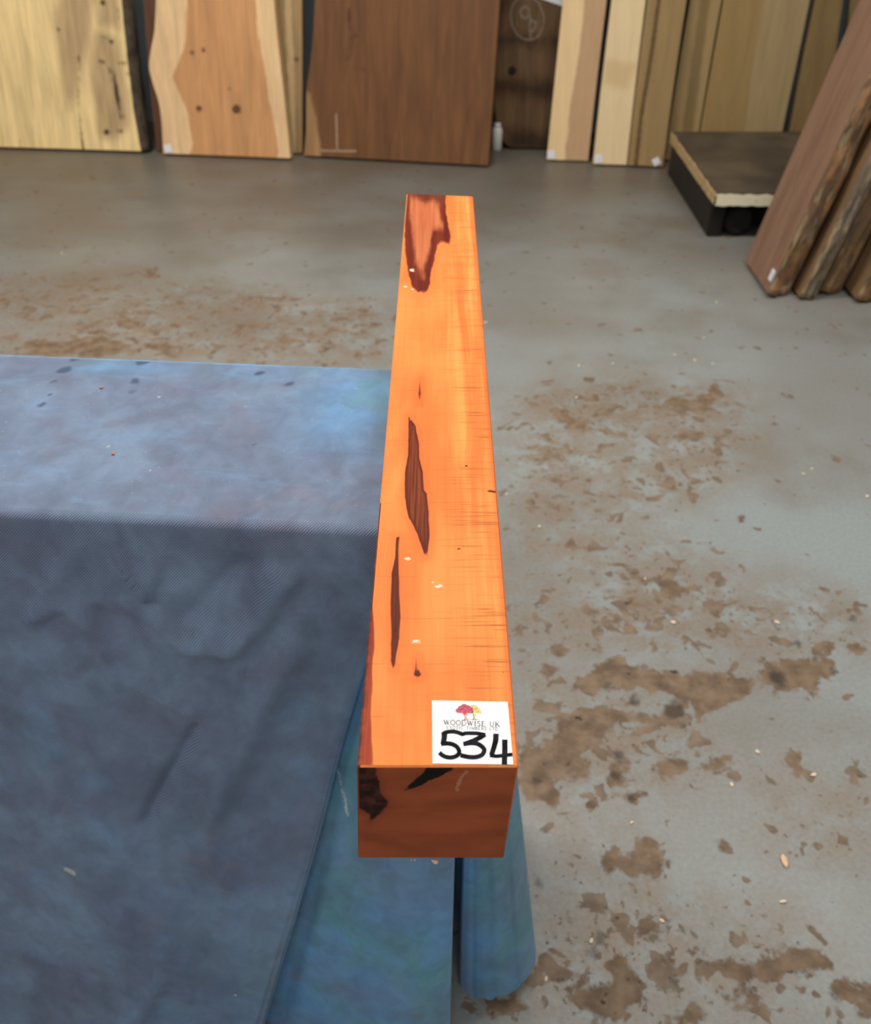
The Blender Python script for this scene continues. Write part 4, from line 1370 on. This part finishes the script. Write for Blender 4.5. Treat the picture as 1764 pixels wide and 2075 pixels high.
ink = NT('marker_ink')
ink.set(Base_Color=ink.mix(ink.ss(ink.noise(ink.coord(), 260, 3), 0.35, 0.65), lin(16, 16, 19), lin(34, 34, 42)), Roughness=0.8, Specular_IOR_Level=0.1)
S = smooth_pts
def hw(pts, w): return (S(pts, 8), w)
marker = [
    hw([(318, 790), (352, 762), (400, 745), (500, 736), (590, 752), (690, 790)], 72),
    ([(352, 750), (350, 850), (325, 968)], [105, 98, 90]),
    hw([(295, 958), (400, 948), (500, 965), (580, 1015), (616, 1090), (596, 1150), (520, 1192), (420, 1198), (330, 1168), (262, 1112)], 78),
    hw([(675, 788), (730, 768), (820, 766), (940, 770), (1085, 796)], 68),
    ([(1085, 790), (1000, 838), (860, 905), (690, 955)], [70, 84, 84, 62]),
    hw([(690, 962), (780, 945), (860, 942), (960, 962), (1048, 1030), (1062, 1090), (1012, 1160), (900, 1194), (780, 1190), (640, 1160)], 80),
    ([(1274, 775), (1268, 900), (1236, 1020), (1192, 1160)], [100, 98, 92, 88]),
    hw([(1165, 1158), (1230, 1172), (1300, 1176), (1400, 1164), (1566, 1146)], 66),
    ([(1430, 880), (1432, 1060), (1426, 1200), (1424, 1330)], [100, 98, 96, 98]),
]
strokes_obj('handwritten_number', marker, ink.mat, 0.00046, label)

# printed capitals, drawn as strokes with serifs; box 0..1 wide, 0 top .. 1 bottom
def arc(cx, cy, rx, ry, a0, a1, n=14):
    return [(cx + rx * math.cos(math.radians(a)), cy + ry * math.sin(math.radians(a))) for a in np.linspace(a0, a1, n)]
GL = {
    'W': (1.25, [([(0.08, 0), (0.32, 1)], 1.5), ([(0.32, 1), (0.52, 0.1)], 0.7), ([(0.48, 0), (0.72, 1)], 1.5), ([(0.72, 1), (0.94, 0)], 0.7),
                 ([(0, 0), (0.2, 0)], 0.5), ([(0.4, 0), (0.58, 0)], 0.5), ([(0.84, 0), (1, 0)], 0.5)]),
    'O': (1.0, [(arc(0.5, 0.5, 0.44, 0.5, 0, 360, 24), 1.1)]),
    'D': (1.0, [([(0.16, 0), (0.16, 1)], 1.4), ([(0.02, 0), (0.42, 0)] + arc(0.42, 0.5, 0.5, 0.5, -90, 90) + [(0.02, 1)], 0.9)]),
    'I': (0.5, [([(0.5, 0), (0.5, 1)], 1.5), ([(0.2, 0), (0.8, 0)], 0.5), ([(0.2, 1), (0.8, 1)], 0.5)]),
    'S': (0.75, [([(0.85, 0.18)] + arc(0.5, 0.25, 0.33, 0.25, -30, -180, 8) + [(0.3, 0.42), (0.7, 0.58)] + arc(0.5, 0.75, 0.36, 0.25, -20, 160, 10), 1.1)]),
    'E': (0.8, [([(0.2, 0), (0.2, 1)], 1.4), ([(0.05, 0), (0.85, 0), (0.85, 0.15)], 0.7), ([(0.2, 0.48), (0.7, 0.48)], 0.6), ([(0.05, 1), (0.9, 1), (0.9, 0.82)], 0.7)]),
    'U': (1.0, [([(0.18, 0), (0.18, 0.6)] + arc(0.5, 0.65, 0.32, 0.35, 180, 0, 10) + [(0.82, 0)], 1.0), ([(0.03, 0), (0.33, 0)], 0.5), ([(0.68, 0), (0.97, 0)], 0.5)]),
    'K': (1.0, [([(0.18, 0), (0.18, 1)], 1.4), ([(0.85, 0), (0.2, 0.55)], 0.7), ([(0.38, 0.42), (0.95, 1)], 1.4), ([(0.03, 0), (0.33, 0)], 0.5), ([(0.03, 1), (0.33, 1)], 0.5)]),
    'X': (0.95, [([(0.1, 0), (0.9, 1)], 1.4), ([(0.85, 0), (0.1, 1)], 0.7)]),
    'T': (0.85, [([(0.5, 0), (0.5, 1)], 1.4), ([(0.05, 0.18), (0.05, 0), (0.95, 0), (0.95, 0.18)], 0.7), ([(0.3, 1), (0.7, 1)], 0.5)]),
    'C': (0.9, [(arc(0.55, 0.5, 0.45, 0.5, -45, -315, 18), 1.1)]),
    'M': (1.2, [([(0.12, 1), (0.18, 0)], 0.7), ([(0.18, 0), (0.5, 0.95)], 1.3), ([(0.5, 0.95), (0.82, 0)], 0.7), ([(0.82, 0), (0.9, 1)], 1.4), ([(0.02, 1), (0.24, 1)], 0.5), ([(0.78, 1), (1, 1)], 0.5)]),
    'B': (0.85, [([(0.2, 0), (0.2, 1)], 1.4), ([(0.05, 0), (0.5, 0)] + arc(0.5, 0.24, 0.3, 0.24, -90, 90, 8) + [(0.2, 0.48), (0.5, 0.48)] + arc(0.5, 0.74, 0.38, 0.26, -90, 90, 8) + [(0.05, 1)], 0.9)]),
    'R': (0.95, [([(0.18, 0), (0.18, 1)], 1.4), ([(0.05, 0), (0.45, 0)] + arc(0.45, 0.26, 0.32, 0.26, -90, 90, 8) + [(0.2, 0.52)], 0.9), ([(0.48, 0.52), (0.95, 1)], 1.3)]),
    'L': (0.8, [([(0.22, 0), (0.22, 1)], 1.4), ([(0.05, 1), (0.9, 1), (0.9, 0.8)], 0.7), ([(0.05, 0), (0.4, 0)], 0.5)]),
}


def printed(text, x0, y0, x1, y1, h, w, gap=0.14, space=0.55):
    """text between (x0,y0) and (x1,y1) (tops of first and last letters)"""
    adv = sum((GL[ch][0] if ch != ' ' else space) + gap for ch in text) - gap
    k_ = (x1 - x0) / adv
    out, cur = [], 0.0
    for ch in text:
        if ch == ' ':
            cur += space + gap
            continue
        wd, st = GL[ch]
        for pts, sw in st:
            q = []
            for px_, py_ in pts:
                x = x0 + (cur + px_ * wd) * k_
                y = y0 + (y1 - y0) * (x - x0) / (x1 - x0) + py_ * h
                q.append((x, y))
            out.append((q, w * sw))
        cur += wd + gap
    return out


print_ink = plain('printed_grey_ink', lin(92, 94, 102), 0.6, 0.02)
strokes_obj('printed_lettering', printed('WOODWISE UK', 338, 525, 1342, 566, 86, 13), print_ink, 0.00041, label)
strokes_obj('printed_lettering', printed('EXOTIC TIMBERS LTD', 388, 634, 1310, 664, 54, 9.5, 0.2, 0.6), plain('printed_light_ink', lin(138, 140, 148), 0.6, 0.02), 0.00041, label)


def poly_ink(name, poly, mat, z):
    o = mesh_obj(name, lz(c8(poly), z), [tuple(range(len(poly)))], mat, label)
    for pl in o.data.polygons:
        if pl.normal.z < 0: pl.flip()
    return o


red_ink = plain('red_print', lin(212, 74, 102), 0.6, 0.25, 900)
yel_ink = plain('yellow_print', lin(244, 214, 128), 0.6, 0.12, 900)
pinkp = plain('peach_print', lin(244, 176, 170), 0.6, 0.1, 900)
crown_r = [(550, 365), (580, 335), (605, 298), (650, 270), (668, 248), (705, 238), (745, 252), (770, 275), (810, 288), (840, 312), (850, 345), (866, 372),
           (852, 418), (800, 418), (765, 408), (742, 436), (692, 430), (682, 402), (640, 408), (600, 400), (565, 390)]
crown_y = [(820, 272), (850, 258), (900, 268), (948, 298), (972, 350), (1030, 400), (1012, 425), (960, 418), (905, 408), (872, 402), (862, 360), (845, 320)]
trunk_r = [(690, 425), (765, 420), (742, 468), (752, 505), (785, 548), (735, 530), (700, 535), (722, 490)]
trunk_y = [(868, 412), (915, 425), (892, 475), (900, 505), (925, 540), (880, 525), (868, 535), (878, 470)]
poly_ink('tree_emblem_trunk', trunk_r, pinkp, 0.00040)
poly_ink('tree_emblem_trunk', trunk_y, yel_ink, 0.00040)
CL_Y = [(850, 300, 38), (980, 398, 34), (945, 350, 42), (900, 312, 46), (870, 360, 36), (915, 372, 44)]
CL_R = [(602, 362, 46), (830, 380, 40), (815, 335, 42), (650, 318, 50), (765, 306, 46), (705, 286, 48), (625, 378, 34), (690, 372, 46), (775, 370, 48), (730, 345, 50), (718, 410, 30)]
rings = []
for nm, cl, mt, z in (('tree_emblem_crown', CL_Y, yel_ink, 0.00042), ('tree_emblem_crown', CL_R, red_ink, 0.00044)):
    V, F2 = [], []
    for q, (x, y, r) in enumerate(cl):
        b = len(V)
        V += lz(c8([(x + r * math.cos(a) * 1.1, y - r * math.sin(a) * 0.85) for a in np.linspace(0, 2 * math.pi, 17)[:-1]]), z + 1e-6 * q)
        F2.append(tuple(range(b, b + 16)))
        rings.append(([(x + r * math.cos(a) * 1.1, y - r * math.sin(a) * 0.85) for a in np.linspace(0.2, 3.3, 12)], 4))
    o = mesh_obj(nm, V, F2, mt, label)
    for pl in o.data.polygons:
        if pl.normal.z < 0: pl.flip()
outl = plain('emblem_outline_ink', lin(96, 60, 62), 0.6, 0.02)
strokes_obj('tree_emblem_outline', [
    (trunk_r[1:5], 6), (trunk_r[5:] + trunk_r[:1], 6), (trunk_y[1:5], 6),
    ([(845, 330), (862, 400), (872, 470), (868, 535)], 11), ([(672, 520), (700, 512), (740, 520)], 5), ([(775, 512), (830, 515), (900, 520), (980, 522)], 5),
    ([(600, 340), (650, 325), (690, 345)], 5), ([(700, 300), (740, 290), (780, 310)], 5), ([(690, 380), (720, 360), (760, 370)], 5),
    ([(900, 390), (940, 380), (975, 395)], 5), ([(880, 320), (910, 300), (940, 320)], 4), ([(640, 300), (670, 285), (690, 300)], 4)] + rings, outl, 0.000455, label)

# ------------------------------------------------------------------ small litter
rng = random.Random(11)
def chip(name, loc, size, mat, label, cat, group, flat=0.35, seed=0):
    r = random.Random(seed)
    bm = bmesh.new()
    bmesh.ops.create_icosphere(bm, subdivisions=1, radius=1.0)
    sx, sy = size * (0.8 + 0.6 * r.random()), size * (0.5 + 0.3 * r.random())
    for v in bm.verts:
        n_ = 1 + 0.3 * noise.noise(v.co * 1.7 + Vector((seed, 0, 0)))
        v.co = Vector((v.co.x * sx * n_, v.co.y * sy * n_, v.co.z * size * flat))
    bmesh.ops.rotate(bm, verts=bm.verts, cent=(0, 0, 0), matrix=Matrix.Rotation(r.random() * 6.3, 3, 'Z'))
    zmin = min(v.co.z for v in bm.verts)
    for v in bm.verts: v.co.z -= zmin
    o = bm_obj(name, bm, mat)
    o.location = loc
    return tag(o, label, cat, group)


pale = plain('pale_chip_wood', lin(236, 214, 186), 0.7, 0.1)
chips_px = [(960 + 0.456 * x, 350 + 0.456 * y) for x, y in [(1075, 577), (1020, 735), (890, 810), (980, 835), (1060, 850), (465, 860), (617, 850), (455, 1000), (290, 1575),
            (50, 668), (1462, 1340), (1500, 1318), (145, 1430), (1745, 1440)]] + \
           [(1000 + 0.494 * x, 1050 + 0.494 * y) for x, y in [(1160, 430), (735, 430), (620, 250), (975, 1095), (400, 1735), (215, 1890), (1185, 1575), (1080, 960), (565, 1250), (1310, 1055), (120, 1870)]] + \
           [(125, 514), (1340, 1866)]
ORD = ('topmost,first second third fourth fifth sixth seventh eighth ninth tenth eleventh twelfth thirteenth fourteenth fifteenth sixteenth '
       'seventeenth eighteenth nineteenth twentieth twenty-first twenty-second twenty-third twenty-fourth twenty-fifth twenty-sixth twenty-seventh '
       'twenty-eighth').replace('topmost,', '').split()
chips_px.sort(key=lambda q: q[1])
for i, (x, y) in enumerate(chips_px):
    p = on_z(x, y, 0)
    chip('wood_chip', (p.x, p.y, 0.0), 0.0034 + 0.0024 * rng.random(), pale, 'tiny pale wood chip on the grey floor, ' + ORD[i] + ' from the top of the photo', 'wood chip', 'pale wood chips scattered on the floor', 0.4, i)
p = on_z(1588, 1745, 0)
chip('wood_chip', (p.x, p.y, 0), 0.009, plain('tan_chip_wood', lin(226, 190, 152), 0.7), 'longer tan wood chip alone on the clear grey floor at right', 'wood chip', None, 0.3, 77)
orange = plain('orange_shaving_wood', lin(214, 120, 70), 0.7)
ztop = T_Z + 0.0002
for i, (x, y, s_, lb) in enumerate([(205, 787, 0.0020, 'small orange shaving on the blue cloth near the dark wet spots'),
                                    (229, 921, 0.0024, 'small orange shaving on the middle of the cloth top')]):
    p = on_z(x, y, ztop)
    chip('wood_shaving', (p.x, p.y, ztop), s_, orange, lb, 'shaving', None, 0.4, 30 + i)
# sawdust specks too many to count
V, F2 = [], []
spk = [(296, 917), (286, 937), (322, 948), (342, 882), (267, 976), (283, 975), (294, 1017), (300, 990), (349, 985), (268, 1000), (8, 945), (10, 957), (8, 967), (6, 875), (38, 915), (118, 891), (84, 1000),
       (444, 958), (474, 941), (663, 974), (178, 819), (88, 781), (576, 915), (590, 811), (722, 1025), (2, 792), (243, 917), (304, 833), (384, 786), (12, 855)]
for i in range(60):
    spk.append((rng.random() * 740, 770 + rng.random() * 265))
for i, (x, y) in enumerate(spk):
    p = on_z(x, y, ztop)
    s_ = 0.00075 if i < 30 else 0.0004
    b = len(V)
    for a in range(4):
        an = a * math.pi / 2 + i
        V.append((p.x + s_ * math.cos(an), p.y + s_ * 0.7 * math.sin(an), ztop))
    V.append((p.x, p.y, ztop + s_ * 0.9))
    F2 += [(b, b + 1, b + 4), (b + 1, b + 2, b + 4), (b + 2, b + 3, b + 4), (b + 3, b, b + 4), (b + 3, b + 2, b + 1, b)]
sd_ = mesh_obj('sawdust', V, F2, plain('sawdust_white', lin(235, 230, 220), 0.8))
tag(sd_, 'white sawdust specks sprinkled over the cloth top', 'sawdust', kind='stuff')
p = on_y(475, 2028, 0.535)
